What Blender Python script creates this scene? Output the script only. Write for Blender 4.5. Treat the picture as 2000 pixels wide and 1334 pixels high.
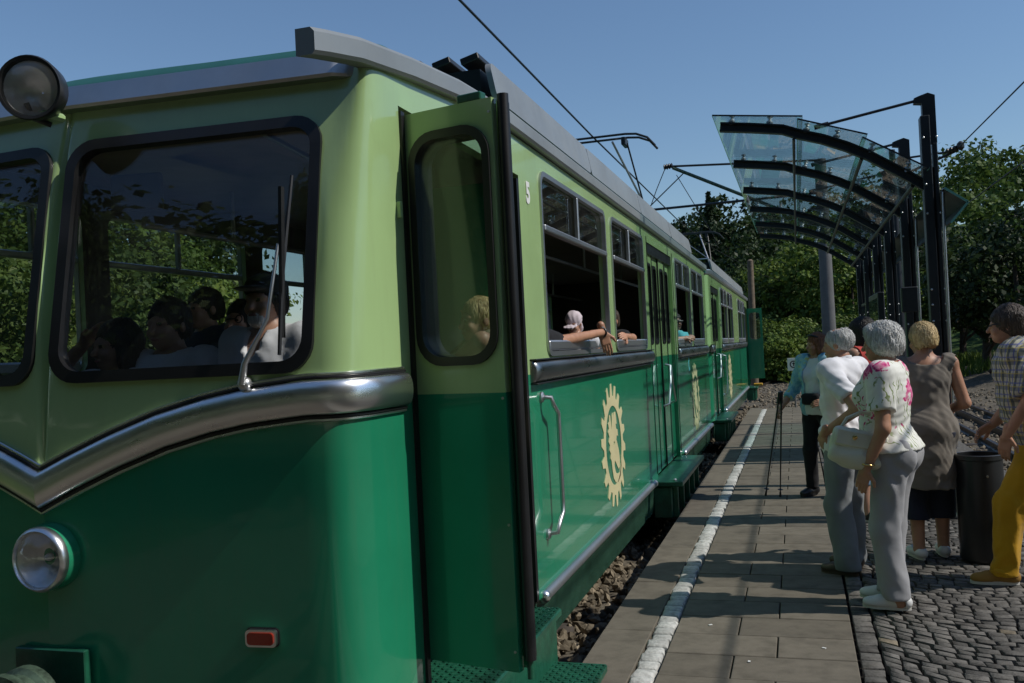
import bpy, bmesh, math, random
import numpy as np
from mathutils import Vector, Matrix
from mathutils.geometry import delaunay_2d_cdt
random.seed(7)
for o in list(bpy.data.objects):
    bpy.data.objects.remove(o)
scene = bpy.context.scene
COL = scene.collection
R = math.radians
# ------------------------------------------------------------------ camera, sky, sun, exposure
cam_d = bpy.data.cameras.new('camera')
cam = bpy.data.objects.new('camera', cam_d)
COL.objects.link(cam)
cam_d.sensor_width = 36.0
cam_d.lens = 1800.0 / 2000.0 * 36.0
cam_d.clip_start = 0.05
cam_d.clip_end = 2000.0
F, ROLL = 1800.0, 0.05
_d = np.array([557.0 / F, 8.0 / F, -1.0]); _d /= np.linalg.norm(_d)
_r = math.atan(ROLL); _u = np.array([-math.sin(_r), math.cos(_r), 0.0]); _u[2] = -(_u[0]*_d[0] + _u[1]*_d[1]) / _d[2]
_u /= np.linalg.norm(_u); _x = np.cross(_d, _u)
cam.matrix_world = Matrix(((*_x, 0.0), (*_d, 0.0), (*_u, 1.6), (0, 0, 0, 1)))
scene.camera = cam
SUN_EL, SUN_AZ = R(46), R(3)          # azimuth measured from +X towards +Y
sdir = Vector((math.cos(SUN_EL)*math.cos(SUN_AZ), math.cos(SUN_EL)*math.sin(SUN_AZ), math.sin(SUN_EL)))
world = bpy.data.worlds.new('World'); scene.world = world; world.use_nodes = True
wn = world.node_tree; wn.nodes.clear()
sky = wn.nodes.new('ShaderNodeTexSky'); sky.sky_type = 'NISHITA'; sky.sun_disc = False
sky.sun_elevation = SUN_EL
sky.sun_rotation = math.atan2(sdir.x, sdir.y)
sky.altitude = 150; sky.air_density = 1.25; sky.dust_density = 0.25; sky.ozone_density = 6.0
bg = wn.nodes.new('ShaderNodeBackground'); bg.inputs['Strength'].default_value = 0.14
wo = wn.nodes.new('ShaderNodeOutputWorld')
wn.links.new(sky.outputs[0], bg.inputs[0]); wn.links.new(bg.outputs[0], wo.inputs[0])
sun_d = bpy.data.lights.new('sun', 'SUN'); sun_d.energy = 5.0; sun_d.angle = R(0.53); sun_d.color = (1.0, 0.95, 0.87)
sun = bpy.data.objects.new('sun', sun_d); COL.objects.link(sun)
sun.rotation_euler = sdir.to_track_quat('Z', 'Y').to_euler(); sun.location = (20, 0, 30)
vs = scene.view_settings
vs.view_transform = 'Standard'; vs.look = 'None'; vs.exposure = -0.48; vs.gamma = 1.0; vs.use_curve_mapping = False
scene.render.engine = 'CYCLES'
scene.cycles.max_bounces = 8; scene.cycles.transparent_max_bounces = 24
scene.render.resolution_x = 1024; scene.render.resolution_y = 683
# ------------------------------------------------------------------ materials
MATS = {}
def nmat(name):
    m = bpy.data.materials.new(name); m.use_nodes = True
    nt = m.node_tree; nt.nodes.clear()
    out = nt.nodes.new('ShaderNodeOutputMaterial')
    MATS[name] = m
    return m, nt, out
def N(nt, t, **kw):
    n = nt.nodes.new(t)
    for k, v in kw.items():
        if k.startswith('i_'):
            key = k[2:]
            n.inputs[int(key) if key.isdigit() else key.replace('_', ' ')].default_value = v
        else:
            setattr(n, k, v)
    return n
def ramp(nt, stops, fac):
    r = nt.nodes.new('ShaderNodeValToRGB')
    el = r.color_ramp.elements
    while len(el) < len(stops): el.new(0.5)
    for e, (p, c) in zip(el, stops):
        e.position = p; e.color = (*c, 1) if len(c) == 3 else c
    nt.links.new(fac, r.inputs[0])
    return r
def coords(nt, kind='Object', scale=(1, 1, 1)):
    tc = N(nt, 'ShaderNodeTexCoord'); mp = N(nt, 'ShaderNodeMapping')
    mp.inputs['Scale'].default_value = scale
    nt.links.new(tc.outputs[kind], mp.inputs[0])
    return mp.outputs[0]
def pm(name, col, rough=0.5, metal=0.0, var=0.12, vscale=3.0, bump=0.0, bscale=40.0, coat=0.0, spec=0.5, rvar=0.1, stretch=(1, 1, 1), island=0.0, sheen=0.0, detail=6, sub=0.0, world=False, streak=0.0, dust=(0.16, 0.14, 0.11)):
    m, nt, out = nmat(name)
    L = nt.links.new
    b = N(nt, 'ShaderNodeBsdfPrincipled')
    c = coords(nt, 'Object', stretch)
    if world: c = N(nt, 'ShaderNodeNewGeometry').outputs['Position']
    nz = N(nt, 'ShaderNodeTexNoise', i_Scale=vscale, i_Detail=float(detail), i_Roughness=0.62); L(c, nz.inputs[0])
    lo = tuple(max(0, x * (1 - var * 1.6)) for x in col); hi = tuple(min(1, x * (1 + var)) for x in col)
    rp = ramp(nt, [(0.3, lo), (0.52, col), (0.75, hi)], nz.outputs[0])
    cout = rp.outputs[0]
    if streak:
        ps = N(nt, 'ShaderNodeNewGeometry').outputs['Position']; mpp = N(nt, 'ShaderNodeMapping'); mpp.inputs['Scale'].default_value = (9, 9, 0.9) if not world else (2.2, 2.2, 2.2); L(ps, mpp.inputs[0])
        sz = N(nt, 'ShaderNodeTexNoise', i_Scale=1.6, i_Detail=9.0, i_Roughness=0.68); L(mpp.outputs[0], sz.inputs[0])
        sr = N(nt, 'ShaderNodeMapRange'); sr.inputs[1].default_value = 0.50; sr.inputs[2].default_value = 0.78; sr.inputs[4].default_value = streak; L(sz.outputs[0], sr.inputs[0])
        sm = N(nt, 'ShaderNodeMix', data_type='RGBA'); L(sr.outputs[0], sm.inputs[0]); L(cout, sm.inputs[6]); sm.inputs[7].default_value = (*dust, 1); cout = sm.outputs[2]
    if island:
        g = N(nt, 'ShaderNodeNewGeometry')
        oi = N(nt, 'ShaderNodeObjectInfo')
        ad = N(nt, 'ShaderNodeMath', operation='ADD'); L(g.outputs['Random Per Island'], ad.inputs[0]); L(oi.outputs['Random'], ad.inputs[1])
        fr = N(nt, 'ShaderNodeMath', operation='FRACT'); L(ad.outputs[0], fr.inputs[0])
        mr = N(nt, 'ShaderNodeMapRange'); mr.inputs[3].default_value = 1 - island; mr.inputs[4].default_value = 1 + island
        L(fr.outputs[0], mr.inputs[0])
        hs = N(nt, 'ShaderNodeHueSaturation'); L(mr.outputs[0], hs.inputs['Value']); L(cout, hs.inputs['Color']); cout = hs.outputs[0]
    L(cout, b.inputs['Base Color'])
    b.inputs['Metallic'].default_value = metal
    b.inputs['Specular IOR Level'].default_value = spec
    b.inputs['Coat Weight'].default_value = coat; b.inputs['Coat Roughness'].default_value = 0.04
    if sheen: b.inputs['Sheen Weight'].default_value = sheen
    if sub: b.inputs['Subsurface Weight'].default_value = sub; b.inputs['Subsurface Radius'].default_value = (0.02, 0.008, 0.004)
    mr2 = N(nt, 'ShaderNodeMapRange'); mr2.inputs[3].default_value = max(0.02, rough - rvar); mr2.inputs[4].default_value = min(1, rough + rvar)
    n2 = N(nt, 'ShaderNodeTexNoise', i_Scale=vscale * 2.3, i_Detail=4.0); L(c, n2.inputs[0]); L(n2.outputs[0], mr2.inputs[0]); L(mr2.outputs[0], b.inputs['Roughness'])
    if bump:
        n3 = N(nt, 'ShaderNodeTexNoise', i_Scale=bscale, i_Detail=5.0); L(c, n3.inputs[0])
        bp = N(nt, 'ShaderNodeBump', i_Strength=bump, i_Distance=0.01); L(n3.outputs[0], bp.inputs['Height']); L(bp.outputs[0], b.inputs['Normal'])
    L(b.outputs[0], out.inputs[0])
    return m
def glass(name, tint, ior=1.45, rough=0.0, dirt_or_sheen=0.0):
    m, nt, out = nmat(name); L = nt.links.new
    t = N(nt, 'ShaderNodeBsdfTransparent'); t.inputs[0].default_value = (*tint, 1)
    g = N(nt, 'ShaderNodeBsdfGlossy'); g.inputs['Roughness'].default_value = rough
    ge = N(nt, 'ShaderNodeNewGeometry'); dt = N(nt, 'ShaderNodeVectorMath', operation='DOT_PRODUCT'); L(ge.outputs['Incoming'], dt.inputs[0]); L(ge.outputs['Normal'], dt.inputs[1])
    ab = N(nt, 'ShaderNodeMath', operation='ABSOLUTE'); L(dt.outputs['Value'], ab.inputs[0])
    om = N(nt, 'ShaderNodeMath', operation='SUBTRACT'); om.inputs[0].default_value = 1.0; L(ab.outputs[0], om.inputs[1])
    pw = N(nt, 'ShaderNodeMath', operation='POWER'); pw.inputs[1].default_value = 5.0; L(om.outputs[0], pw.inputs[0])
    f0 = ((ior - 1)/(ior + 1))**2
    fr = N(nt, 'ShaderNodeMath', operation='MULTIPLY_ADD'); fr.inputs[1].default_value = 1 - f0; fr.inputs[2].default_value = f0; L(pw.outputs[0], fr.inputs[0])
    mx = N(nt, 'ShaderNodeMixShader'); L(fr.outputs[0], mx.inputs[0]); L(t.outputs[0], mx.inputs[1]); L(g.outputs[0], mx.inputs[2])
    fin = mx.outputs[0]
    if dirt_or_sheen:
        df = N(nt, 'ShaderNodeBsdfDiffuse'); df.inputs[0].default_value = (0.5, 0.5, 0.47, 1)
        nz = N(nt, 'ShaderNodeTexNoise', i_Scale=3.0, i_Detail=8.0); L(coords(nt), nz.inputs[0])
        mr = N(nt, 'ShaderNodeMapRange'); mr.inputs[1].default_value = 0.35; mr.inputs[2].default_value = 0.8; mr.inputs[3].default_value = 0.0; mr.inputs[4].default_value = dirt_or_sheen
        L(nz.outputs[0], mr.inputs[0])
        m2 = N(nt, 'ShaderNodeMixShader'); L(mr.outputs[0], m2.inputs[0]); L(fin, m2.inputs[1]); L(df.outputs[0], m2.inputs[2]); fin = m2.outputs[0]
    L(fin, out.inputs[0])
    return m
def leafmat(name, c1, c2, c3, trans=0.3):
    m, nt, out = nmat(name); L = nt.links.new
    g = N(nt, 'ShaderNodeNewGeometry'); oi = N(nt, 'ShaderNodeObjectInfo')
    nz = N(nt, 'ShaderNodeTexNoise', i_Scale=0.45, i_Detail=3.0); L(coords(nt), nz.inputs[0])
    a = N(nt, 'ShaderNodeMath', operation='MULTIPLY'); a.inputs[1].default_value = 0.5; L(g.outputs['Random Per Island'], a.inputs[0])
    b = N(nt, 'ShaderNodeMath', operation='MULTIPLY_ADD'); b.inputs[1].default_value = 0.9; L(nz.outputs[0], b.inputs[0]); L(a.outputs[0], b.inputs[2])
    rp = ramp(nt, [(0.25, c1), (0.6, c2), (0.95, c3)], b.outputs[0])
    hs = N(nt, 'ShaderNodeHueSaturation'); mr = N(nt, 'ShaderNodeMapRange'); mr.inputs[3].default_value = 0.8; mr.inputs[4].default_value = 1.2
    L(oi.outputs['Random'], mr.inputs[0]); L(mr.outputs[0], hs.inputs['Value']); L(rp.outputs[0], hs.inputs['Color'])
    d = N(nt, 'ShaderNodeBsdfPrincipled'); d.inputs['Roughness'].default_value = 0.55; d.inputs['Specular IOR Level'].default_value = 0.25
    t = N(nt, 'ShaderNodeBsdfTranslucent'); L(hs.outputs[0], d.inputs['Base Color']); L(hs.outputs[0], t.inputs[0])
    mx = N(nt, 'ShaderNodeMixShader'); mx.inputs[0].default_value = trans; L(d.outputs[0], mx.inputs[1]); L(t.outputs[0], mx.inputs[2])
    L(mx.outputs[0], out.inputs[0])
    return m
LG = pm('paint_light_green', (0.365, 0.53, 0.235), 0.2, var=0.06, streak=0.10, vscale=1.4, coat=0.5, rvar=0.05, bump=0.015, bscale=3.0)
DG = pm('paint_dark_green', (0.016, 0.235, 0.118), 0.19, var=0.10, streak=0.10, vscale=1.1, coat=0.6, rvar=0.06, bump=0.018, bscale=2.5)
DG2 = pm('paint_skirt_green', (0.035, 0.09, 0.06), 0.22, var=0.25, vscale=5, coat=0.3, rvar=0.1, bump=0.05, bscale=8)
STEPG = pm('paint_step_green', (0.012, 0.09, 0.05), 0.33, var=0.3, vscale=9, bump=0.15, bscale=60)
TEAL = pm('roof_teal', (0.03, 0.13, 0.12), 0.35, var=0.12)
ALU = pm('brushed_aluminium', (0.55, 0.56, 0.57), 0.42, 1.0, var=0.10, vscale=2.0, bump=0.03, bscale=6, stretch=(1, 0.2, 1))
GREYP = pm('grey_roof_board', (0.30, 0.32, 0.32), 0.42, 0.35, var=0.10, vscale=1.6, bump=0.03, bscale=2.0)
CHROME = pm('polished_metal', (0.84, 0.84, 0.84), 0.29, 1.0, var=0.06, vscale=4, rvar=0.08, bump=0.03, bscale=14, stretch=(1, 0.3, 1))
BELT = pm('dull_metal_belt', (0.40, 0.41, 0.41), 0.3, 1.0, var=0.16, vscale=6, rvar=0.14, bump=0.06, bscale=18, stretch=(1, 0.12, 1))
BLACK = pm('black_rubber', (0.012, 0.012, 0.013), 0.42, var=0.3, rvar=0.15)
BLKMET = pm('black_metal', (0.02, 0.021, 0.022), 0.38, var=0.25, rvar=0.1)
DARKIN = pm('interior_dark', (0.06, 0.05, 0.043), 0.6, var=0.2)
CEIL = pm('interior_ceiling', (0.22, 0.18, 0.145), 0.5, var=0.15)
SEATM = pm('seat_brown', (0.06, 0.035, 0.022), 0.5, var=0.2)
CREAM = pm('emblem_cream', (0.66, 0.60, 0.34), 0.35, var=0.05)
WHITEP = pm('white_paint', (0.75, 0.75, 0.72), 0.4, var=0.05)
REDL = pm('red_lens', (0.30, 0.025, 0.01), 0.2, var=0.1, coat=0.5)
YELP = pm('yellow_paint', (0.6, 0.33, 0.02), 0.4)
RUST = pm('worn_green_metal', (0.07, 0.11, 0.075), 0.5, 0.3, var=0.6, vscale=14, bump=0.2, bscale=50)
STEEL = pm('canopy_steel', (0.028, 0.031, 0.036), 0.42, 0.3, var=0.15, rvar=0.1)
WIREM = pm('wire_dark', (0.02, 0.02, 0.022), 0.5, 0.5)
RAILM = pm('rail_steel', (0.10, 0.085, 0.075), 0.4, 0.8, var=0.3, vscale=10)
SLAB = pm('concrete_slab', (0.145, 0.128, 0.10), 0.85, world=True, streak=0.55, dust=(0.085, 0.075, 0.06), var=0.2, vscale=7, bump=0.12, bscale=120, island=0.10, spec=0.2, detail=10)
SETTW = pm('white_sett', (0.46, 0.46, 0.43), 0.75, world=True, streak=0.5, dust=(0.2, 0.19, 0.17), var=0.25, vscale=30, bump=0.5, bscale=60, island=0.18, spec=0.2)
SETTD = pm('basalt_sett', (0.12, 0.113, 0.102), 0.88, world=True, streak=0.4, dust=(0.13, 0.115, 0.09), var=0.3, vscale=22, bump=0.45, bscale=70, island=0.35, spec=0.15)
SETTT = pm('tan_sett', (0.20, 0.165, 0.115), 0.7, var=0.3, vscale=22, bump=0.4, bscale=70, island=0.2, spec=0.3)
JOINT = pm('joint_dirt', (0.022, 0.02, 0.017), 0.95, var=0.4, vscale=20, bump=0.4, bscale=90, spec=0.1)
BALL = pm('ballast_stone', (0.21, 0.175, 0.125), 0.85, var=0.35, vscale=12, bump=0.4, bscale=60, island=0.4, spec=0.2)
GRAVEL = pm('gravel_ground', (0.125, 0.11, 0.085), 0.95, var=0.55, vscale=16, bump=1.0, bscale=28, spec=0.1, detail=12)
GRASSM = pm('terrain_grass', (0.045, 0.075, 0.020), 0.95, var=0.5, vscale=1.2, bump=0.8, bscale=9, spec=0.1, detail=12)
WOODP = pm('timber_pole', (0.16, 0.12, 0.08), 0.8, var=0.3, vscale=8, bump=0.2)
CONC = pm('concrete_mast', (0.13, 0.13, 0.13), 0.8, var=0.15, vscale=4, bump=0.15)
SLEEP = pm('sleeper', (0.06, 0.05, 0.042), 0.85, var=0.4, vscale=9, bump=0.4)
BARK = pm('bark', (0.055, 0.042, 0.03), 0.9, var=0.4, vscale=6, bump=0.8, bscale=12)
GLW = glass('windscreen_glass', (0.92, 0.94, 0.95), 1.52, dirt_or_sheen=0.03)
GLS = glass('side_glass', (0.80, 0.84, 0.82), 1.5, dirt_or_sheen=0.02)
GLC = glass('canopy_glass', (0.86, 0.95, 0.945), 1.42, dirt_or_sheen=0.05)
GLE = pm('glass_edge', (0.16, 0.38, 0.33), 0.2, var=0.1)
LENS = glass('lamp_lens', (0.95, 0.95, 0.95), 1.9, 0.02, dirt_or_sheen=0.30)  # pale diffuse share painted on the lens in place of reflected sky
REFL = pm('lamp_reflector', (0.85, 0.85, 0.85), 0.38, 1.0, bump=0.25, bscale=30)
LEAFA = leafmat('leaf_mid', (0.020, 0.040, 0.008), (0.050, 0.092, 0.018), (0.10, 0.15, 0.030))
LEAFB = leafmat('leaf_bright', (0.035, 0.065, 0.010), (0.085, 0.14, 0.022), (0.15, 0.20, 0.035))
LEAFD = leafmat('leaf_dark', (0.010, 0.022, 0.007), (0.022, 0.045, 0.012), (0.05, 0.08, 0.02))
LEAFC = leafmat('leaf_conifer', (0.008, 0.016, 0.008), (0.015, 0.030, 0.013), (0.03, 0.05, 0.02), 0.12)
# ------------------------------------------------------------------ object helpers
def tag(o, label=None, cat=None, group=None, kind=None):
    if label: o['label'] = label
    if cat: o['category'] = cat
    if group: o['group'] = group
    if kind: o['kind'] = kind
    return o
def thing(name, label, cat, loc=(0, 0, 0), group=None):
    o = bpy.data.objects.new(name, None); COL.objects.link(o)
    o.location = loc; o.empty_display_size = 0.1
    return tag(o, label, cat, group)
def link(name, me, parent=None):
    o = bpy.data.objects.new(name, me); COL.objects.link(o)
    if parent is not None:
        o.parent = parent
        p = parent; off = Vector((0, 0, 0))
        while p is not None:
            off += p.location; p = p.parent
        o.location = -off
    return o
def mesh_np(name, v, f, mats, mi=None, smooth=None):
    me = bpy.data.meshes.new(name)
    me.from_pydata([tuple(x) for x in v], [], [tuple(x) for x in f])
    for m in mats: me.materials.append(m)
    if mi is not None: me.polygons.foreach_set('material_index', mi)
    if smooth is not None:
        me.shade_smooth()
        if smooth < 180: me.set_sharp_from_angle(angle=R(smooth))
    me.update()
    return me
class MB:
    def __init__(s): s.v = []; s.f = []; s.m = []; s.cur = 0
    def add(s, v, f):
        n = len(s.v); s.v += [tuple(x) for x in v]
        s.f += [tuple(i + n for i in q) for q in f]; s.m += [s.cur] * len(f)
    def box(s, c, d, rot=None, bev=0.0):
        hx, hy, hz = d[0]/2, d[1]/2, d[2]/2
        if bev > 0:
            b = min(bev, hx*.9, hy*.9, hz*.9)
            bm = bmesh.new(); bmesh.ops.create_cube(bm, size=2)
            for v in bm.verts: v.co = Vector((v.co.x*hx, v.co.y*hy, v.co.z*hz))
            bmesh.ops.bevel(bm, geom=bm.edges[:], offset=b, segments=2 if b > 0.012 else 1, affect='EDGES', profile=0.5)
            bm.verts.index_update()
            vv = [v.co.copy() for v in bm.verts]; ff = [[v.index for v in f.verts] for f in bm.faces]; bm.free()
        else:
            vv = [Vector((x*hx, y*hy, z*hz)) for z in (-1, 1) for y in (-1, 1) for x in (-1, 1)]
            ff = [(0, 2, 3, 1), (4, 5, 7, 6), (0, 1, 5, 4), (2, 6, 7, 3), (0, 4, 6, 2), (1, 3, 7, 5)]
        if rot is not None: vv = [rot @ x for x in vv]
        s.add([x + Vector(c) for x in vv], ff); return s
    def loft(s, rings, closed=True, caps=True):
        n = len(rings[0]); base = len(s.v); vv = [p for r in rings for p in r]; ff = []
        for i in range(len(rings) - 1):
            for j in range(n if closed else n - 1):
                k = (j + 1) % n
                ff.append((i*n + j, i*n + k, (i+1)*n + k, (i+1)*n + j))
        if caps and closed:
            ff.append(tuple(range(n - 1, -1, -1))); ff.append(tuple((len(rings)-1)*n + j for j in range(n)))
        s.add(vv, ff); return s
    def tube(s, pts, r, seg=8, caps=True):
        pts = [Vector(p) for p in pts]; n = len(pts)
        rr = r if isinstance(r, (list, tuple)) else [r]*n
        rings = []; up = None
        for i, p in enumerate(pts):
            t = (pts[min(i+1, n-1)] - pts[max(i-1, 0)]).normalized()
            if up is None:
                a = Vector((0, 0, 1)) if abs(t.z) < 0.9 else Vector((1, 0, 0))
                up = (a - t*a.dot(t)).normalized()
            else:
                up = (up - t*up.dot(t)).normalized()
            sd = t.cross(up)
            rings.append([p + (up*math.cos(2*math.pi*k/seg) + sd*math.sin(2*math.pi*k/seg))*rr[i] for k in range(seg)])
        return s.loft(rings, True, caps)
    def lathe(s, prof, c, axis=(0, 0, 1), seg=24, caps=True):
        ax = Vector(axis).normalized(); a = Vector((0, 0, 1)) if abs(ax.z) < 0.9 else Vector((1, 0, 0))
        e1 = (a - ax*a.dot(ax)).normalized(); e2 = ax.cross(e1); c = Vector(c)
        rings = [[c + ax*h + (e1*math.cos(2*math.pi*k/seg) + e2*math.sin(2*math.pi*k/seg))*max(r, 1e-4) for k in range(seg)] for r, h in prof]
        return s.loft(rings, True, caps)
    def prism(s, poly, mp, d0, d1):
        n = len(poly)
        s.add([mp(a, b, d0) for a, b in poly] + [mp(a, b, d1) for a, b in poly],
              [tuple(range(n - 1, -1, -1)), tuple(range(n, 2*n))] + [(i, (i+1) % n, n + (i+1) % n, n + i) for i in range(n)])
        return s
    def build(s, name, mat, parent=None, smooth=35, recalc=True):
        mats = mat if isinstance(mat, (list, tuple)) else [mat]
        me = mesh_np(name, s.v, s.f, mats, s.m, None)
        if recalc:
            bm = bmesh.new(); bm.from_mesh(me); bmesh.ops.recalc_face_normals(bm, faces=bm.faces[:]); bm.to_mesh(me); bm.free()
        if smooth is not None:
            me.shade_smooth(); me.set_sharp_from_angle(angle=R(smooth))
        return link(name, me, parent)
def rrect(x0, x1, y0, y1, r, n=6):
    out = []
    for cx, cy, a0 in ((x1-r, y1-r, 0), (x0+r, y1-r, 90), (x0+r, y0+r, 180), (x1-r, y0+r, 270)):
        for k in range(n + 1):
            a = R(a0 + 90*k/n); out.append((cx + r*math.cos(a), cy + r*math.sin(a)))
    return out
def panel(name, outer, holes, mp, th, mats, parent=None, grid=0.0, smooth=35, pts=()):
    """flat or bent sheet: outer outline with holes in (u,v); mp(u,v,d) -> xyz, d = depth behind the face"""
    vs_, es = [], []
    for loop in [outer] + list(holes):
        b = len(vs_); vs_ += [Vector(p) for p in loop]; n = len(loop)
        es += [(b + i, b + (i+1) % n) for i in range(n)]
    if grid:
        us = [p[0] for p in outer]; ws = [p[1] for p in outer]
        for a in np.arange(min(us) + grid/2, max(us), grid):
            for c in np.arange(min(ws) + grid/2, max(ws), grid): vs_.append(Vector((float(a), float(c))))
    vs_ += [Vector(p) for p in pts]
    rv, re, rf, _, _, _ = delaunay_2d_cdt(vs_, es, [], 0, 1e-6)
    def inside(poly, x, y):
        r_ = False; j = len(poly) - 1
        for i in range(len(poly)):
            (xi, yi), (xj, yj) = poly[i], poly[j]
            if (yi > y) != (yj > y) and x < (xj - xi)*(y - yi)/(yj - yi) + xi: r_ = not r_
            j = i
        return r_
    keep = []
    for f in rf:
        cx = sum(rv[i].x for i in f)/len(f); cy = sum(rv[i].y for i in f)/len(f)
        if inside(outer, cx, cy) and not any(inside(h, cx, cy) for h in holes): keep.append(f)
    rf = keep
    n = len(rv)
    V = [mp(p.x, p.y, 0) for p in rv] + [mp(p.x, p.y, th) for p in rv]
    Fc, M = [], []
    cnt = {}
    for f in rf:
        Fc.append(tuple(f)); M.append(0)
        for i in range(len(f)): cnt[(f[i], f[(i+1) % len(f)])] = 1
    for f in rf:
        Fc.append(tuple(i + n for i in reversed(f))); M.append(1 if len(mats) > 1 else 0)
    for (a, b) in list(cnt):
        if (b, a) not in cnt: Fc.append((b, a, a + n, b + n)); M.append(0)
    me = mesh_np(name, V, Fc, mats, M)
    bm = bmesh.new(); bm.from_mesh(me)
    bmesh.ops.delete(bm, geom=[v for v in bm.verts if not v.link_faces], context='VERTS')
    bmesh.ops.recalc_face_normals(bm, faces=bm.faces[:]); bm.to_mesh(me); bm.free()
    if smooth is not None: me.shade_smooth(); me.set_sharp_from_angle(angle=R(smooth))
    return link(name, me, parent)
def copy_tree(o, parent=None):
    c = o.copy(); COL.objects.link(c); c.parent = parent
    for ch in o.children: copy_tree(ch, c)
    return c
def bez(p0, p1, p2, p3, n):
    p0, p1, p2, p3 = map(Vector, (p0, p1, p2, p3)); out = []
    for i in range(n + 1):
        t = i/n; out.append(p0*(1-t)**3 + p1*3*t*(1-t)**2 + p2*3*t*t*(1-t) + p3*t**3)
    return out
def interp(x, xs, ys): return float(np.interp(x, xs, ys))
# ------------------------------------------------------------------ ground, tracks, platform
def sstep(a, b, x):
    t = np.clip((x - a)/(b - a), 0, 1); return t*t*(3 - 2*t)
def hgt(x, y):
    x = np.asarray(x, float); y = np.asarray(y, float)
    h = -0.55 + 0*x
    h = h + 9*sstep(13, 75, x + 0.25*np.maximum(y - 20, 0)) * sstep(-40, 40, y)
    h = h + 10*sstep(62, 125, y)*sstep(-60, 10, x)
    h = h + 4.0*sstep(14, 70, -x)
    h = h + 0.12*np.sin(x*0.7)*np.cos(y*0.55)*sstep(8, 20, np.abs(x - 2))
    return h
def grid_mesh(name, xs, ys, fn, mat):
    X, Y = np.meshgrid(xs, ys); Z = fn(X, Y)
    v = np.stack([X.ravel(), Y.ravel(), Z.ravel()], 1); nx = len(xs); f = []
    for j in range(len(ys) - 1):
        for i in range(nx - 1):
            a = j*nx + i; f.append((a, a + 1, a + nx + 1, a + nx))
    return mesh_np(name, v, f, [mat], None, 180)
xs = np.concatenate([np.linspace(-600, -90, 12), np.linspace(-80, 90, 86), np.linspace(100, 600, 12)])
ys = np.concatenate([np.linspace(-500, -70, 10), np.linspace(-60, 150, 106), np.linspace(165, 700, 14)])
tag(link('terrain', grid_mesh('terrain', xs, ys, hgt, GRASSM)), kind='structure')
def ballz(x, y): return -0.36 + 0.03*np.sin(x*3.1 + y*1.7) + 0.025*np.sin(y*4.3 - x*2.2) + 0.42*sstep(5.2, 7.5, x)*sstep(10, 18, y)
tag(link('ballast_bed', grid_mesh('ballast_bed', np.linspace(-6, 12.5, 60), np.linspace(-16, 62, 160), ballz, GRAVEL)), kind='structure')
def rail_prof(): return [(-.055, 0), (.055, 0), (.055, .012), (.012, .03), (.012, .085), (.032, .095), (.032, .118), (-.032, .118), (-.032, .095), (-.012, .085), (-.012, .03), (-.055, .012)]
def rail_mesh(cx, y0, y1, off, dz=-0.37, prof=None, n=60):
    mb = MB(); rings = []
    for i in range(n + 1):
        y = y0 + (y1 - y0)*i/n
        x = cx(y); dx = (cx(y + .1) - cx(y - .1))/.2; t = Vector((dx, 1, 0)).normalized(); nrm = Vector((t.y, -t.x, 0))
        rings.append([Vector((x, y, dz)) + nrm*(off + a) + Vector((0, 0, b)) for a, b in (prof or rail_prof())])
    return mb.loft(rings)
def track(label, cx, y0, y1, group):
    t = thing('railway_track', label, 'track', (cx(y0), y0, -0.4), group)
    for s in (-.5, .5): rail_mesh(cx, y0, y1, s).build('rail', RAILM, t, 30)
    mb = rail_mesh(cx, y0, y1, 0, -0.36, [(-.04, 0), (.04, 0), (.04, .12), (.022, .12), (.022, .05), (-.022, .05), (-.022, .12), (-.04, .12)])
    mb.build('rack_rail', RAILM, t, 30)
    me = None
    y = y0 + .3
    while y < y1:
        dx = (cx(y + .1) - cx(y - .1))/.2
        if me is None:
            b = MB(); b.box((0, 0, 0), (1.9, .22, .12), None, .015); o = b.build('sleeper', SLEEP, t); me = o.data
        else:
            o = link('sleeper', me, t)
        o.location = Vector((cx(y), y, -0.415)) - t.location; o.rotation_euler = (0, 0, -math.atan(dx)); y += 0.75
    return t
c1 = lambda y: -2.55 + (max(0, y - 27))**2/260.0
c2 = lambda y: 3.45 + (max(0, y - 24))**2/160.0
track('rack railway track running under the green train and curving right beyond it', c1, -6, 58, 'railway tracks')
track('empty rack railway track right of the platform behind the black post', c2, -4, 46, 'railway tracks')
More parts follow.
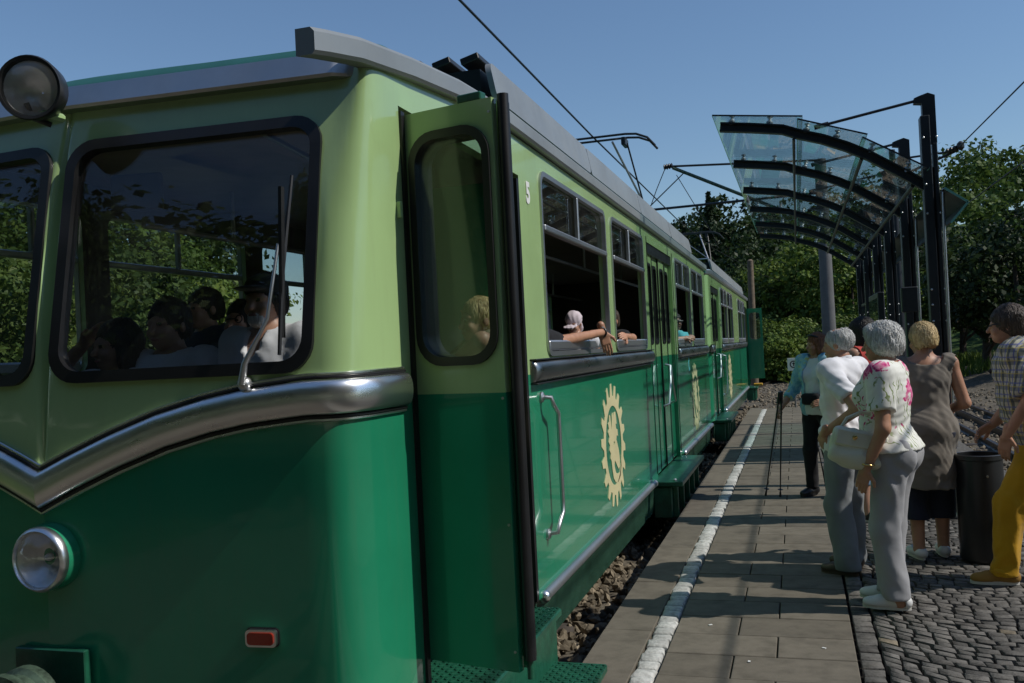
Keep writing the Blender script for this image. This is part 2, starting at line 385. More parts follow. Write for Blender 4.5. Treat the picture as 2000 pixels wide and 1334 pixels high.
# loose ballast stones (uncountable)
def rocks(n, xr, yr, zf, size, rng):
    t = (1 + 5**.5)/2
    iv = np.array([(-1, t, 0), (1, t, 0), (-1, -t, 0), (1, -t, 0), (0, -1, t), (0, 1, t), (0, -1, -t), (0, 1, -t), (t, 0, -1), (t, 0, 1), (-t, 0, -1), (-t, 0, 1)], float)/1.9
    fi = np.array([(0, 11, 5), (0, 5, 1), (0, 1, 7), (0, 7, 10), (0, 10, 11), (1, 5, 9), (5, 11, 4), (11, 10, 2), (10, 7, 6), (7, 1, 8), (3, 9, 4), (3, 4, 2), (3, 2, 6), (3, 6, 8), (3, 8, 9), (4, 9, 5), (2, 4, 11), (6, 2, 10), (8, 6, 7), (9, 8, 1)])
    p = np.stack([rng.uniform(*xr, n), rng.uniform(*yr, n), np.zeros(n)], 1)
    p[:, 2] = zf(p[:, 0], p[:, 1])
    s = rng.uniform(*size, (n, 1, 1))*rng.uniform(.55, 1.15, (n, 1, 3))
    v = iv[None]*(1 + rng.normal(0, .18, (n, 12, 1)))*s
    a = rng.uniform(0, 6.28, n); b = rng.uniform(-.9, .9, n)
    ca, sa, cb, sb = np.cos(a)[:, None], np.sin(a)[:, None], np.cos(b)[:, None], np.sin(b)[:, None]
    x, y, z = v[..., 0], v[..., 1], v[..., 2]
    y, z = y*cb - z*sb, y*sb + z*cb
    x, y = x*ca - y*sa, x*sa + y*ca
    v = np.stack([x, y, z], 2) + p[:, None]
    return v.reshape(-1, 3), (fi[None] + 12*np.arange(n)[:, None, None]).reshape(-1, 3)
rng = np.random.default_rng(3)
va, fa = rocks(4300, (-1.95, -1.15), (2.5, 24), lambda x, y: ballz(x, y) + rng.uniform(-.005, .05, len(x)), (.025, .05), rng)
vb, fb = rocks(3200, (2.2, 7.5), (7, 32), lambda x, y: ballz(x, y) + rng.uniform(-.01, .03, len(x)), (.025, .055), rng)
vc, fc = rocks(1500, (-1.6, 1.8), (22.4, 40), lambda x, y: ballz(x, y) + rng.uniform(-.01, .03, len(x)), (.03, .06), rng)
V = np.concatenate([va, vb, vc]); Fx = np.concatenate([fa, fb + len(va), fc + len(va) + len(vb)])
tag(link('ballast_stones', mesh_np('ballast_stones', V, Fx.tolist(), [BALL])), 'loose tan ballast stones lying beside the train and the far rails', 'gravel', kind='stuff')
# platform body and paving
PY0, PY1, PX0, PX1 = -4.0, 22.3, -1.13, 2.15
platform = MB().box(((PX0 + PX1)/2, (PY0 + PY1)/2, -.335), (PX1 - PX0, PY1 - PY0, .58), None, .01).build('platform', JOINT)
tag(platform, kind='structure')
def slab_mesh(w, l, th=.05, b=.004):
    return MB().box((0, 0, -th/2), (w, l, th), None, b)
def paver(name, me_cache, key, w, l, x, y, mat, z=0.0):
    if key not in me_cache: me_cache[key] = slab_mesh(w, l).build(name, mat, platform).data; o = platform.children[-1]; o = [c for c in platform.children if c.data == me_cache[key]][0]
    else: o = link(name, me_cache[key], platform)
    o.location = (x, y, z); return o
cache = {}
y = -3.4
k = 0
while y < PY1 - .5:
    paver('kerb_slab', cache, 'k', .272, 1.062, -.9955, y + .535, SLAB, random.uniform(-.002, .002)); y += 1.07; k += 1
y = -3.9; row = 0
while y < PY1 - .34:
    sp = -.18 + random.uniform(-.02, .02) if row % 2 == 0 else -.39 + random.uniform(-.02, .02)
    sp = -.18 if row % 2 == 0 else -.39
    for a, b in ((-.735, sp), (sp, .205)):
        paver('paving_slab', cache, ('s', row % 2, a < -.7), b - a - .007, .328, (a + b)/2, y + .1675, SLAB, random.uniform(-.002, .002))
    y += .335; row += 1
# sett helper: an irregular stone from four corners
def sett(q, inset=.009, drop=.013, h=.05, top=0.0, rng=random):
    c = Vector((sum(p[0] for p in q)/4, sum(p[1] for p in q)/4))
    tl = [Vector((p[0], p[1])) for p in q]
    ring0, ring1, ring2 = [], [], []
    tz = [top + rng.uniform(-.003, .003) for _ in range(4)]
    for i, p in enumerate(tl):
        d = (c - p); d = d.normalized() if d.length > 0 else d
        a = p + d*inset*1.4
        ring0.append((a.x, a.y, tz[i])); ring1.append((p.x, p.y, tz[i] - drop)); ring2.append((p.x, p.y, top - h))
    v = ring0 + ring1 + ring2 + [(c.x, c.y, top + rng.uniform(.001, .005))]
    f = [(0, 1, 12), (1, 2, 12), (2, 3, 12), (3, 0, 12)]
    for o in (0, 4):
        f += [(o + j + 4, o + (j+1) % 4 + 4, o + (j+1) % 4, o + j) for j in range(4)]
    return v, f, (c.x, c.y)
# white guide strip of natural setts
var = []
for i in range(8):
    w, l = .108, .098
    q = [(-w/2 + random.uniform(-.008, .008), -l/2 + random.uniform(-.008, .006)), (w/2 + random.uniform(-.008, .008), -l/2 + random.uniform(-.008, .006)), (w/2 + random.uniform(-.008, .008), l/2 + random.uniform(-.006, .008)), (-w/2 + random.uniform(-.008, .008), l/2 + random.uniform(-.006, .008))]
    v, f, _ = sett(q, .012, .012); var.append(mesh_np('guide_sett', v, f, [SETTW], None, 50))
y = -3.3
while y < 21.8:
    o = link('guide_sett', var[random.randrange(8)], platform); o.location = (-.80 + random.uniform(-.004, .004), y, random.uniform(0, .004)); o.rotation_euler = (0, 0, random.choice((0, math.pi)) + random.uniform(-.05, .05)); y += .113
# basalt setts
stones = []
rs = random.Random(11)
for c in range(1):
    y = 2.6 + c*.05
    while y < 12:
        l = rs.uniform(.095, .125); x0 = .216 + c*.108
        stones.append([(x0 + rs.uniform(0, .006), y + rs.uniform(0, .006)), (x0 + .1 + rs.uniform(-.008, .004), y + rs.uniform(0, .008)), (x0 + .1 + rs.uniform(-.008, .004), y + l - rs.uniform(.006, .012)), (x0 + rs.uniform(0, .006), y + l - rs.uniform(.006, .012))]); y += l
def arc(x): 
    t = ((x - .33) % 1.5)/1.5*2 - 1
    return -.30*(1 - t*t) 
for j in range(-5, 117):
    x = .328 + rs.uniform(0, .012)
    yb = 2.3 + j*.073
    while x < PX1 - .09:
        w = rs.uniform(.070, .108); g = rs.uniform(.007, .015)
        y0, y1 = yb + arc(x), yb + arc(x + w)
        l = .073 - g
        jit = lambda: rs.uniform(-.006, .006)
        if y0 > 2.0: stones.append([(x + jit(), y0 + jit()), (x + w - g + jit(), y1 + jit()), (x + w - g + jit(), y1 + l + jit()), (x + jit(), y0 + l + jit())])
        x += w
Mi = np.array(cam.matrix_world.inverted())
def pix(p):
    c = Mi @ np.array([p[0], p[1], p[2], 1.0]); 
    if c[2] > -.1: return None
    return 1000 + F*c[0]/-c[2], 667 - F*c[1]/-c[2], -c[2]
def inview(q):
    c = pix((sum(p[0] for p in q)/4, sum(p[1] for p in q)/4, 0))
    return c is not None and 1640 < c[0] < 2010 and c[1] < 1345
near = sorted([q for q in stones if inview(q)], key=lambda q: q[0][1])
nearset = set(map(id, near[:300]))
rv_, rf_, rm_ = [], [], []
for q in stones:
    tan = rs.random() < .025
    v, f, c = sett(q, .0035, .004, .05, rs.uniform(-.004, .002), rs)
    if id(q) in nearset:
        link('cobble_sett', mesh_np('cobble_sett', v, f, [SETTT if tan else SETTD], None, 50), platform)
    else:
        n = len(rv_); rv_ += v; rf_ += [tuple(i + n for i in t) for t in f]; rm_ += [1 if tan else 0]*len(f)
tag(link('cobble_setts', mesh_np('cobble_setts', rv_, rf_, [SETTD, SETTT], rm_, 50), platform), kind='stuff')
# rest of the platform top beyond the setts
for (x0, x1, ya, yb) in ((.325, PX1, 10.95, PY1), (.216, .325, 12.0, PY1)):
    MB().box(((x0 + x1)/2, (ya + yb)/2, -.03), (x1 - x0, yb - ya, .05)).build('far_cobbles', SETTD, platform)
# scraps on the slabs
for i, (x, y) in enumerate(((-.31, 4.72), (.05, 4.98), (-.55, 5.3))):
    o = MB().box((x, y, .003), (.012, .02, .003), Matrix.Rotation(i*1.1, 3, 'Z')).build('paper_scrap', WHITEP)
    tag(o, ['small white paper scrap on the paving near the white strip', 'tiny pale straw lying on the slab nearest the cobbles', 'pale speck of litter close to the white strip'][i], 'litter', 'litter on the slabs')
# ------------------------------------------------------------------ the train
XC, HW = -2.55, 1.2
XR, XL = XC + HW, XC - HW
def rake(z): return .11*max(0.0, z - 1.2)**2
TB = math.tan(R(4))
UF = 1.05
def mfront(sg, Y0=2.60):
    def mp(u, v, d):
        n = Vector((sg*math.sin(R(4)), -math.cos(R(4)), .10 if v > 1.5 else 0)).normalized()
        p = Vector((XC + sg*u, Y0 + TB*u + rake(v), v)); return p - n*d
    return mp
def mside(X, sg):
    def mp(u, v, d): return Vector((X - sg*d, u, v))
    return mp
def plan_corner(sg, z, n=18):
    p0 = Vector((XC + sg*UF, 2.60 + TB*UF + rake(z), z)); e = Vector((XC + sg*HW, 3.02, z))
    t = Vector((sg*math.cos(R(4)), math.sin(R(4)), 0))
    return bez(p0, p0 + t*.11, e - Vector((0, .22, 0)), e, n) + [Vector((XC + sg*HW, 3.10, z))]
def mwrap(sg):
    base_mp = mfront(sg); cache = {}
    def mp(u, v, d):
        if u <= UF: return base_mp(u, v, d)
        key = round(v, 4)
        if key not in cache:
            P_ = plan_corner(sg, v, 40); L_ = [0.0]
            for i in range(1, len(P_)): L_.append(L_[-1] + (P_[i] - P_[i-1]).length)
            cache[key] = (P_, L_)
        P_, L_ = cache[key]; s_ = (u - UF)/.46*L_[-1]
        i = min(max(int(np.searchsorted(L_, s_)), 1), len(P_) - 1); f_ = (s_ - L_[i-1])/max(L_[i] - L_[i-1], 1e-6)
        p = P_[i-1].lerp(P_[i], min(max(f_, 0), 1)); t_ = (P_[min(i + 1, len(P_) - 1)] - P_[max(i - 2, 0)]).normalized()
        n = Vector((t_.y*sg, -t_.x*sg, 0)).normalized()
        if sg < 0: n = Vector((-t_.y, t_.x, 0)).normalized()
        if n.x*sg < 0 and n.y > 0: n = -n
        return p - n*d
    return mp
def belt_z(u): return interp(u, [0, .12, .29, .48, .65, .8, 1.0, 1.2], [1.20, 1.255, 1.325, 1.392, 1.435, 1.462, 1.482, 1.487])
def window_unit(car, X, sg, y0, y1, z0, z1, bar=True, lower_glass=False, r=.07):
    mp = mside(X, sg)
    w = panel('window', rrect(y0 - .022, y1 + .022, z0 - .022, z1 + .022, r + .015), [rrect(y0 + .006, y1 - .006, z0 + .006, z1 - .006, r)], lambda u, v, d: mp(u, v, d - .012), .03, [ALU], car)
    if bar:
        zb = z0 + (z1 - z0)*.70
        MB().box((X, (y0 + y1)/2, zb), (.045, y1 - y0 - .02, .035), None, .006).build('bar', ALU, w)
        MB().box((X, (y0 + y1)/2, (zb + z1)/2), (.03, .03, z1 - zb - .02), None, .005).build('bar', ALU, w)
        MB().box((X - sg*.004, (y0 + y1)/2, z0 + .04), (.035, y1 - y0 - .03, .06), None, .01).build('sash', ALU, w)
        for a, b in ((y0 + .012, (y0 + y1)/2 - .016), ((y0 + y1)/2 + .016, y1 - .012)):
            panel('pane', rrect(a, b, zb + .018, z1 - .012, .03), [], lambda u, v, d: mp(u, v, d + .02), .006, [GLS], w)
    if lower_glass or not bar:
        zt = (z0 + (z1 - z0)*.70 - .018) if bar else z1 - .01
        panel('pane', rrect(y0 + .012, y1 - .012, z0 + .09 if bar else z0 + .01, zt, .02), [], lambda u, v, d: mp(u, v, d + .03), .006, [GLS], w)
    return w
def half_round(mb, pts, nrms, ups, hh, bulge, n=8):
    rings = []
    for p, nn, uu in zip(pts, nrms, ups):
        ring = [p - uu*hh - nn*.01]
        for k in range(n + 1):
            a = math.pi*k/n - math.pi/2
            ring.append(p + uu*(math.sin(a)*hh) + nn*(abs(math.cos(a))**.55*bulge + .004))
        ring.append(p + uu*hh - nn*.01); rings.append(ring)
    return mb.loft(rings)
def side_belt(car, X, sg, y0, y1, hh=.058, b=.05, zc=1.487, mat=None):
    mb = MB(); ys_ = [y0, y0 + .012, y0 + .04] + [y0 + .08 + (y1 - y0 - .16)*i/6 for i in range(7)] + [y1 - .04, y1 - .012, y1]
    n = len(ys_); sc = [.35, .75, .95] + [1]*(n - 6) + [.95, .75, .35]
    rings = []
    for yv, s_ in zip(ys_, sc):
        ring = [Vector((X - sg*.01, yv, zc - hh))]
        for k in range(9):
            a = math.pi*k/8 - math.pi/2
            ring.append(Vector((X + sg*(abs(math.cos(a))**.7*b*s_ + .004), yv, zc + math.sin(a)*hh)))
        ring.append(Vector((X - sg*.01, yv, zc + hh))); rings.append(ring)
    mb.loft(rings)
    o = mb.build('belt_trim', mat or BELT, car, 50)
    MB().box((X + sg*.02, (y0 + y1)/2, zc + hh + .006), (.04, y1 - y0, .008), None, .002).build('belt_lip', BLACK, o)
    MB().box((X + sg*.02, (y0 + y1)/2, zc - hh - .006), (.04, y1 - y0, .008), None, .002).build('belt_lip', BLACK, o)
    return o
def skirt_rail(car, X, sg, y0, y1):
    o = MB().tube([(X + sg*.012, y0, .305), (X + sg*.012, y1, .305)], .03, 12).build('skirt_rail', ALU, car, 60)
    for yv in (y0, y1): MB().lathe([(.031, -.02), (.034, -.012), (.034, .012), (.02, .03)], (X + sg*.012, yv, .305), (0, -1 if yv == y0 else 1, 0), 14).build('end_cap', CHROME, o, 60)
def grab(car, pts, r=.013, mat=None):
    o = MB().tube(pts, r, 10).build('grab_handle', mat or ALU, car, 60)
    for p in (pts[0], pts[-1]): MB().lathe([(.03, 0), (.03, .012), (.018, .02)], Vector(p), (1, 0, 0), 12).build('handle_foot', ALU, o, 40)
    return o
ZS = 1.475        # colour split on the sides
def wall_side(car, X, sg, y0, y1, doors, wins, ztop=2.72):
    mp = mside(X, sg)
    cuts = sorted(doors); segs = []; p = y0
    for a, b, zt in cuts:
        if a > p: segs.append((p, a))
        p = b
    if p < y1: segs.append((p, y1))
    for a, b in segs:
        hs = [rrect(w[0], w[1], w[2], w[3], .07) for w in wins if w[0] >= a - .01 and w[1] <= b + .01]
        panel('side_panel_upper', [(a, ZS), (b, ZS), (b, ztop), (a, ztop)], hs, mp, .05, [LG, DARKIN], car)
        panel('side_panel_lower', [(a, .30), (b, .30), (b, ZS), (a, ZS)], [], mp, .05, [DG, DARKIN], car)
        panel('skirt', [(a, .0), (b, .0), (b, .30), (a, .30)], [], lambda u, v, d: Vector((X - sg*(.02 + .08*(.3 - v) + d), u, v)), .012, [DG2], car)
    for a, b, zt in cuts:
        panel('door_header', [(a, zt), (b, zt), (b, ztop), (a, ztop)], [], mp, .05, [LG, DARKIN], car)
def folding_door(car, X, sg, y0, y1, zt, n=4):
    w = (y1 - y0)/n
    fr = MB().box((X - sg*.035, (y0 + y1)/2, zt - .05), (.05, y1 - y0, .10)).build('door_track', BLACK, car)
    for i in range(n):
        a, b = y0 + w*i + .012, y0 + w*(i + 1) - .012
        ph = .012 if i % 2 else 0.0
        mp = lambda u, v, d, ph=ph: Vector((X - sg*(.03 + ph + d), u, v))
        lf = panel('door_leaf', [(a, ZS), (b, ZS), (b, zt - .10), (a, zt - .10)], [rrect(a + .09, b - .09, 1.62, zt - .2, .05)], mp, .03, [LG, DARKIN], car)
        panel('leaf_lower', [(a, .32), (b, .32), (b, ZS), (a, ZS)], [], mp, .03, [DG, DARKIN], lf)
        panel('seal', rrect(a + .075, b - .075, 1.605, zt - .185, .06), [rrect(a + .105, b - .105, 1.635, zt - .215, .045)], lambda u, v, d: mp(u, v, d - .008), .02, [BLACK], lf)
        panel('pane', rrect(a + .1, b - .1, 1.63, zt - .21, .045), [], lambda u, v, d: mp(u, v, d + .012), .006, [GLS], lf)
    for i in range(1, n):
        MB().box((X - sg*.04, y0 + w*i, (zt - .1 + .32)/2), (.03, .022, zt - .42)).build('door_seal', BLACK, car)
    for s_, yo in ((-1, -.02), (1, .02)):
        ym = (y0 + y1)/2
        MB().tube([(X + sg*.0, ym + yo, 1.38), (X + sg*.05, ym + yo, 1.37), (X + sg*.055, ym + yo + s_*.05, 1.2), (X + sg*.055, ym + yo + s_*.24, .98), (X + sg*.0, ym + yo + s_*.25, .96)], .013, 8).build('grab_handle', ALU, car, 60)
def step_box(car, X, sg, y0, y1):
    s = MB().box((X + sg*.10, (y0 + y1)/2, .27), (.30, y1 - y0, .05), None, .008).build('step_box', STEPG, car)
    MB().box((X + sg*.05, (y0 + y1)/2, .09), (.18, y1 - y0 - .06, .30), None, .01).build('box_body', STEPG, s)
    n = 5
    for i in range(n):
        yv = y0 + .1 + (y1 - y0 - .2)*i/(n - 1)
        MB().box((X + sg*.165, yv, .09), (.05, .035, .30), None, .006).build('rib', STEPG, s)
    MB().lathe([(.02, 0), (.02, .012), (.01, .02)], (X + sg*.17, y0 + .06, .296), (0, 0, 1), 10).build('bolt', ALU, s)
def gear_emblem(car, X, yc, zc, rad):
    k = 1/.5
    out = []; nt = 18
    for i in range(nt):
        a0 = 2*math.pi*i/nt + .17
        for da, rr in ((0.0, .80), (.09, .985), (.20, 1.0), (.235, .80)):
            out.append((rad*rr*math.sin(a0 + da), rad*rr*math.cos(a0 + da)))
    ri = .64*rad
    ring = [(ri*math.cos(2*math.pi*i/40), ri*math.sin(2*math.pi*i/40)) for i in range(40)]
    mp = lambda u, v, d: Vector((X + .004 - d, yc + u, zc + v))
    e = panel('emblem', out, [ring], mp, .003, [CREAM], car, smooth=None)
    # dragon silhouette inside the cog (in units of the cog radius)
    P = [(-.26, .46), (-.18, .44), (-.12, .22), (-.05, .42), (.02, .47), (.06, .40), (.10, .46), (.22, .47), (.26, .38), (.28, .28), (.20, .30), (.22, .22), (.32, .20), (.34, .10),
         (.24, .12), (.20, .06), (.26, .0), (.36, -.12), (.40, -.26), (.36, -.36), (.27, -.38), (.18, -.33), (.08, -.26), (.0, -.22), (-.04, -.30), (.04, -.40), (.10, -.42), (.20, -.44), (.36, -.44), (.48, -.32), (.52, -.20), (.50, -.36), (.38, -.50), (.20, -.56), (.0, -.54), (-.14, -.46), (-.20, -.34), (-.24, -.20), (-.30, -.16), (-.26, -.10), (-.34, -.04), (-.29, .02), (-.37, .08), (-.31, .14), (-.38, .22), (-.32, .26), (-.36, .34), (-.28, .36)]
    panel('dragon', [(a*rad*1.1, b*rad*1.12) for a, b in P], [[(-.02*rad, -.02*rad), (.10*rad, .03*rad), (.04*rad, .06*rad), (.12*rad, .10*rad), (-.01*rad, .05*rad)]], mp, .003, [CREAM], e, smooth=None)
    return e
def roof(car, y0, y1, zedge=2.78, crown=.24, nose=False, mat=None):
    rings = []
    nY = 16
    for i in range(nY + 1):
        t = i/nY; yv = y0 + (y1 - y0)*t
        ring = []
        for k in range(25):
            a = -1 + 2*k/24
            ring.append(Vector((XC + a*(HW - .02), yv, zedge + crown*(1 - a*a)**.75)))
        ring += [Vector((XC + (1 - 2*k/6)*(HW - .02), yv, zedge - .04)) for k in range(7)]
        rings.append(ring)
    return MB().loft(rings).build('roof', mat or TEAL, car, 50)
def gutter(car, path, h=.085, w=.05, mat=None):
    rings = []
    for p in path:
        p = Vector(p)
        rings.append([p + Vector((a, 0, b)) for a, b in ((-w, -h/2), (.006, -h/2), (.016, -h/2 + .012), (.016, h/2 - .015), (.002, h/2), (-w, h/2))])
    return MB().loft(rings).build('gutter', mat or ALU, car, 30)
def pantograph(car, yc, z0, zt, sgn=1):
    p = MB().box((XC, yc, z0 + .04), (1.3, .9, .04), None, .01).build('pantograph', BLKMET, car)
    for sx in (-.55, .55):
        MB().tube([(XC + sx, yc - .25*sgn, z0 + .05), (XC + sx*.9, yc + .75*sgn, (z0 + zt)/2 - .02), ], .022, 8).build('lower_arm', ALU, p)
        MB().tube([(XC + sx*.9, yc + .75*sgn, (z0 + zt)/2 - .02), (XC + sx*.45, yc, zt - .06)], .016, 8).build('upper_arm', ALU, p)
        MB().lathe([(.03, -.06), (.05, -.04), (.03, -.02), (.05, 0), (.03, .02), (.05, .04), (.03, .06)], (XC + sx, yc - .3, z0 - .03), (0, 0, 1), 12).build('insulator', BLACK, p)
    MB().tube([(XC - .5, yc + .75*sgn, (z0 + zt)/2 - .02), (XC + .5, yc + .75*sgn, (z0 + zt)/2 - .02)], .016, 8).build('cross_tube', ALU, p)
    MB().tube([(XC + .5, yc + .75*sgn, (z0 + zt)/2 - .02), (XC - .3, yc, zt - .08)], .01, 6).build('diagonal', ALU, p)
    for dy in (-.12, .12):
        MB().tube([(XC - .85, yc + dy, zt - .20), (XC - .75, yc + dy, zt - .08), (XC - .6, yc + dy, zt - .015), (XC - .45, yc + dy, zt), (XC + .45, yc + dy, zt), (XC + .6, yc + dy, zt - .015), (XC + .75, yc + dy, zt - .08), (XC + .85, yc + dy, zt - .20)], .016, 8).build('contact_bow', BLKMET, p)
    MB().box((XC + .42, yc, zt - .09), (.06, .26, .11), None, .01).build('bow_spring_box', BLKMET, p)
    MB().box((XC - .42, yc, zt - .09), (.06, .26, .11), None, .01).build('bow_spring_box', BLKMET, p)
    MB().tube([(XC + .45, yc + .02, zt - .1), (XC + .62, yc + .95*sgn, z0 + .1)], .012, 6).build('tension_rod', BLKMET, p)
def seats(car, ys_, xs_=(XC - .75, XC + .75), w=.85):
    for yv in ys_:
        for xv in xs_:
            s = MB().box((xv, yv, .98), (w, .45, .10), None, .04).build('seat', SEATM, car)
            MB().box((xv, yv + .22, 1.22), (w, .07, .52), None, .03).build('backrest', SEATM, s)
            MB().box((xv, yv, .74), (w*.8, .35, .38)).build('seat_base', DARKIN, s)
def car_common(car, y0, y1):
    MB().box((XC, (y0 + y1)/2, .50), (2*HW - .12, y1 - y0 - .3, .10)).build('floor', DARKIN, car)
    MB().box((XC, (y0 + y1)/2 + .05, 2.66), (2*HW - .12, y1 - y0 - .5, .03)).build('ceiling', CEIL, car)
    MB().box((XC, (y0 + y1)/2, .10), (1.3, y1 - y0 - .8, .5), None, .05).build('underframe', BLKMET, car)
    for yb in (y0 + 2.4, y1 - 2.4):
        for dy in (-.7, .7):
            for sx in (-.5, .5):
                MB().lathe([(.05, -.06), (.33, -.06), (.33, .03), (.36, .03), (.36, .06), (.05, .06)], (XC + sx, yb + dy, .11), (1, 0, 0), 24).build('wheel', BLKMET, car)
    for sx in (-.65, .65): MB().tube([(XC + sx, y0 + 1.2, 2.35), (XC + sx, y1 - .6, 2.35)], .016, 8).build('hand_rail', ALU, car)
    yy = y0 + 2.0
    while yy < y1 - .8:
        for sx in (-.65, .65): MB().tube([(XC + sx, yy, 2.35), (XC + sx, yy, 2.65)], .012, 8).build('rail_hanger', ALU, car)
        yy += 1.9
# ---------------- first car
car = thing('tram_car', 'nearest green railcar with chrome belt, open folding door and yellow cog emblem', 'train', (XC, 2.6, -.2), 'green railcars')
RW = [(5.04, 6.84, 1.585, 2.60), (7.10, 8.62, 1.585, 2.60), (10.98, 12.50, 1.585, 2.60), (12.72, 14.25, 1.585, 2.60)]
RD = [(3.10, 4.62, 2.52), (8.93, 10.72, 2.60)]
wall_side(car, XR, 1, 3.10, 14.75, RD, RW)
for w in RW: window_unit(car, XR, 1, *w)
folding_door(car, XR, 1, 8.93, 10.72, 2.60)
step_box(car, XR, 1, 8.78, 10.85)
LW = [(3.52, 4.12, 1.60, 2.48), (4.32, 5.68, 1.60, 2.48), (5.90, 7.30, 1.60, 2.48), (7.5, 8.9, 1.60, 2.48), (10.9, 12.5, 1.6, 2.48), (12.7, 14.2, 1.6, 2.48)]
wall_side(car, XL, -1, 3.10, 14.75, [], LW)
for w in LW: window_unit(car, XL, -1, *w, bar=True)
for a, b in ((4.66, 8.84), (10.95, 14.55)): side_belt(car, XR, 1, a, b)
side_belt(car, XL, -1, 3.2, 14.5)
skirt_rail(car, XR, 1, 4.68, 8.60); skirt_rail(car, XR, 1, 11.0, 14.6); skirt_rail(car, XL, -1, 3.2, 14.5)
gear_emblem(car, XR, 6.80, .865, .46); gear_emblem(car, XR, 12.65, .865, .46)
for yv in (8.90, 10.80): MB().box((XR + .002, yv, 1.5), (.006, .014, 2.3)).build('panel_seam', BLACK, car)
car_common(car, 2.8, 14.75); seats(car, (5.2, 6.6, 8.0, 11.4, 12.9))
# rear end wall of the first car
panel('end_panel', [(XL + .02, .3), (XR - .02, .3), (XR - .02, 2.74), (XL + .02, 2.74)], [], lambda u, v, d: Vector((u, 14.75 - d, v)), .05, [LG, DARKIN], car)
# front halves
for sg in (1, -1):
    mp = mwrap(sg); LA = .46
    us = [UF*i/24 for i in range(25)] + [UF + LA*i/16 for i in range(1, 17)]
    cpts = [(UF + LA*(i - .5)/20, z) for i in range(1, 21) for z in np.arange(.35, 2.64, .09)]
    up = [(u, belt_z(min(u, 1.2))) for u in us] + [(u, 2.66) for u in reversed(us)]
    hole = rrect(.06, UF - .035, 1.59, 2.425, .085)
    fpts = [(u, z) for u in np.arange(.03, UF, .08) for z in np.arange(.35, 2.64, .09)]
    panel('front_panel_upper', up, [hole], mp, .03, [LG, DARKIN], car, smooth=70, pts=[p for p in cpts + fpts if p[1] > belt_z(min(p[0], 1.2)) + .03 and not (.03 < p[0] < UF - .01 and 1.57 < p[1] < 2.44)])
    lo = [(u, .30) for u in us] + [(u, belt_z(min(u, 1.2))) for u in reversed(us)]
    panel('front_panel_lower', lo, [], mp, .03, [DG, DARKIN], car, smooth=70, pts=[p for p in cpts + fpts if p[1] < belt_z(min(p[0], 1.2)) - .03])
    seal = panel('windscreen_seal', rrect(.035, UF - .012, 1.565, 2.45, .105), [rrect(.075, UF - .05, 1.605, 2.41, .08)], lambda u, v, d: mp(u, v, d - .016), .045, [BLACK], car, grid=.1)
    panel('windscreen', rrect(.06, UF - .035, 1.59, 2.425, .085), [], lambda u, v, d: mp(u, v, d + .008), .006, [GLW], car, grid=.1, smooth=80)
    # front skirt
    rings = [[p + Vector((0, .02 + .06*(1 - i/2), 0)) for p in ([Vector((XC + sg*UF*k/6, 2.60 + TB*UF*k/6, .0 + .15*i)) for k in range(6)] + [Vector((q.x, q.y, .15*i)) for q in plan_corner(sg, .3)])] for i in range(3)]
    MB().loft(rings, False, False).build('front_skirt', DG2, car, 60, recalc=False)
# chrome belt round the nose
pts, nr, up_ = [], [], []
def belt_path(sg):
    P_ = []
    for i in range(25):
        u = UF*i/24; z = belt_z(u); P_.append((Vector((XC + sg*u, 2.60 + TB*u + rake(z), z))))
    for q in plan_corner(sg, 1.487)[1:-1]:
        P_.append(Vector((q.x, q.y, belt_z(UF + .27*min(1, (q.y - 2.7)/.32)))))
    return P_
for sg in (1, -1):
    P_ = belt_path(sg); mb = MB(); NN, UU = [], []
    for i, p in enumerate(P_):
        t = (P_[min(i + 1, len(P_) - 1)] - P_[max(i - 1, 0)]).normalized()
        h = Vector((t.x, t.y, 0)).normalized(); n = Vector((h.y, -h.x, 0))*sg
        u = n.cross(t)*(1 if sg > 0 else -1)
        if u.z < 0: u = -u
        if i == 0: n = Vector((0, -1, 0)); u = Vector((0, 0, 1.12))
        NN.append(n); UU.append(u)
    half_round(mb, P_, NN, UU, .058, .038, 12)
    b = mb.build('nose_belt', CHROME, car, 60)
    for s_ in (1, -1):
        MB().tube([p + u*(.064*s_) + n*.012 for p, n, u in zip(P_, NN, UU)], .006, 6).build('belt_lip', BLACK, b)
        MB().tube([p + u*(.074*s_) + n*.008 for p, n, u in zip(P_, NN, UU)], .006, 6).build('belt_bead', CHROME, b)
# short chrome skirt rail round the front corner
MB().tube([q + Vector((.01, -.012, .012)) for q in plan_corner(1, .3)], .026, 10).build('skirt_rail', ALU, car, 60)
# front roof band (grey eyebrow) and roof
zf = 2.66
def roof_plan(z, out=.0):
    r_ = [Vector((q.x, q.y, z)) for q in plan_corner(1, z)]
    fr = [Vector((XC + UF*k/8, 2.60 + TB*UF*k/8 + rake(z), z)) for k in range(8)]
    half = fr + r_[:-1]
    return half
base = roof_plan(2.60)
base += [Vector((XR, 3.3, 2.60)), Vector((XR, 3.7, 2.60))]
full = [Vector((2*XC - p.x, p.y, p.z)) for p in reversed(base[1:])] + base
def off(pl, o, z): 
    c = Vector((XC, 3.6, 0)); res = []
    for i, p in enumerate(pl):
        t = (pl[min(i + 1, len(pl) - 1)] - pl[max(i - 1, 0)]).normalized(); n = Vector((t.y, -t.x, 0))
        fa_ = min(1, max(0, (abs(p.x - XC) - 1.08)/.09)); oo = o*(1 - fa_) - .03*fa_
        res.append(Vector((p.x + n.x*oo, p.y + n.y*oo, z)))
    return res
MB().loft([off(full, -.02, 2.57), off(full, .05, 2.575), off(full, .06, 2.585), off(full, .03, 2.665), off(full, -.02, 2.675)], False, False).build('roof_band', ALU, car, 30, recalc=False)
nose_rings = [off(full, .0, 2.672), [p + Vector((0, .012, 0)) for p in off(full, -.01, 2.705)]]
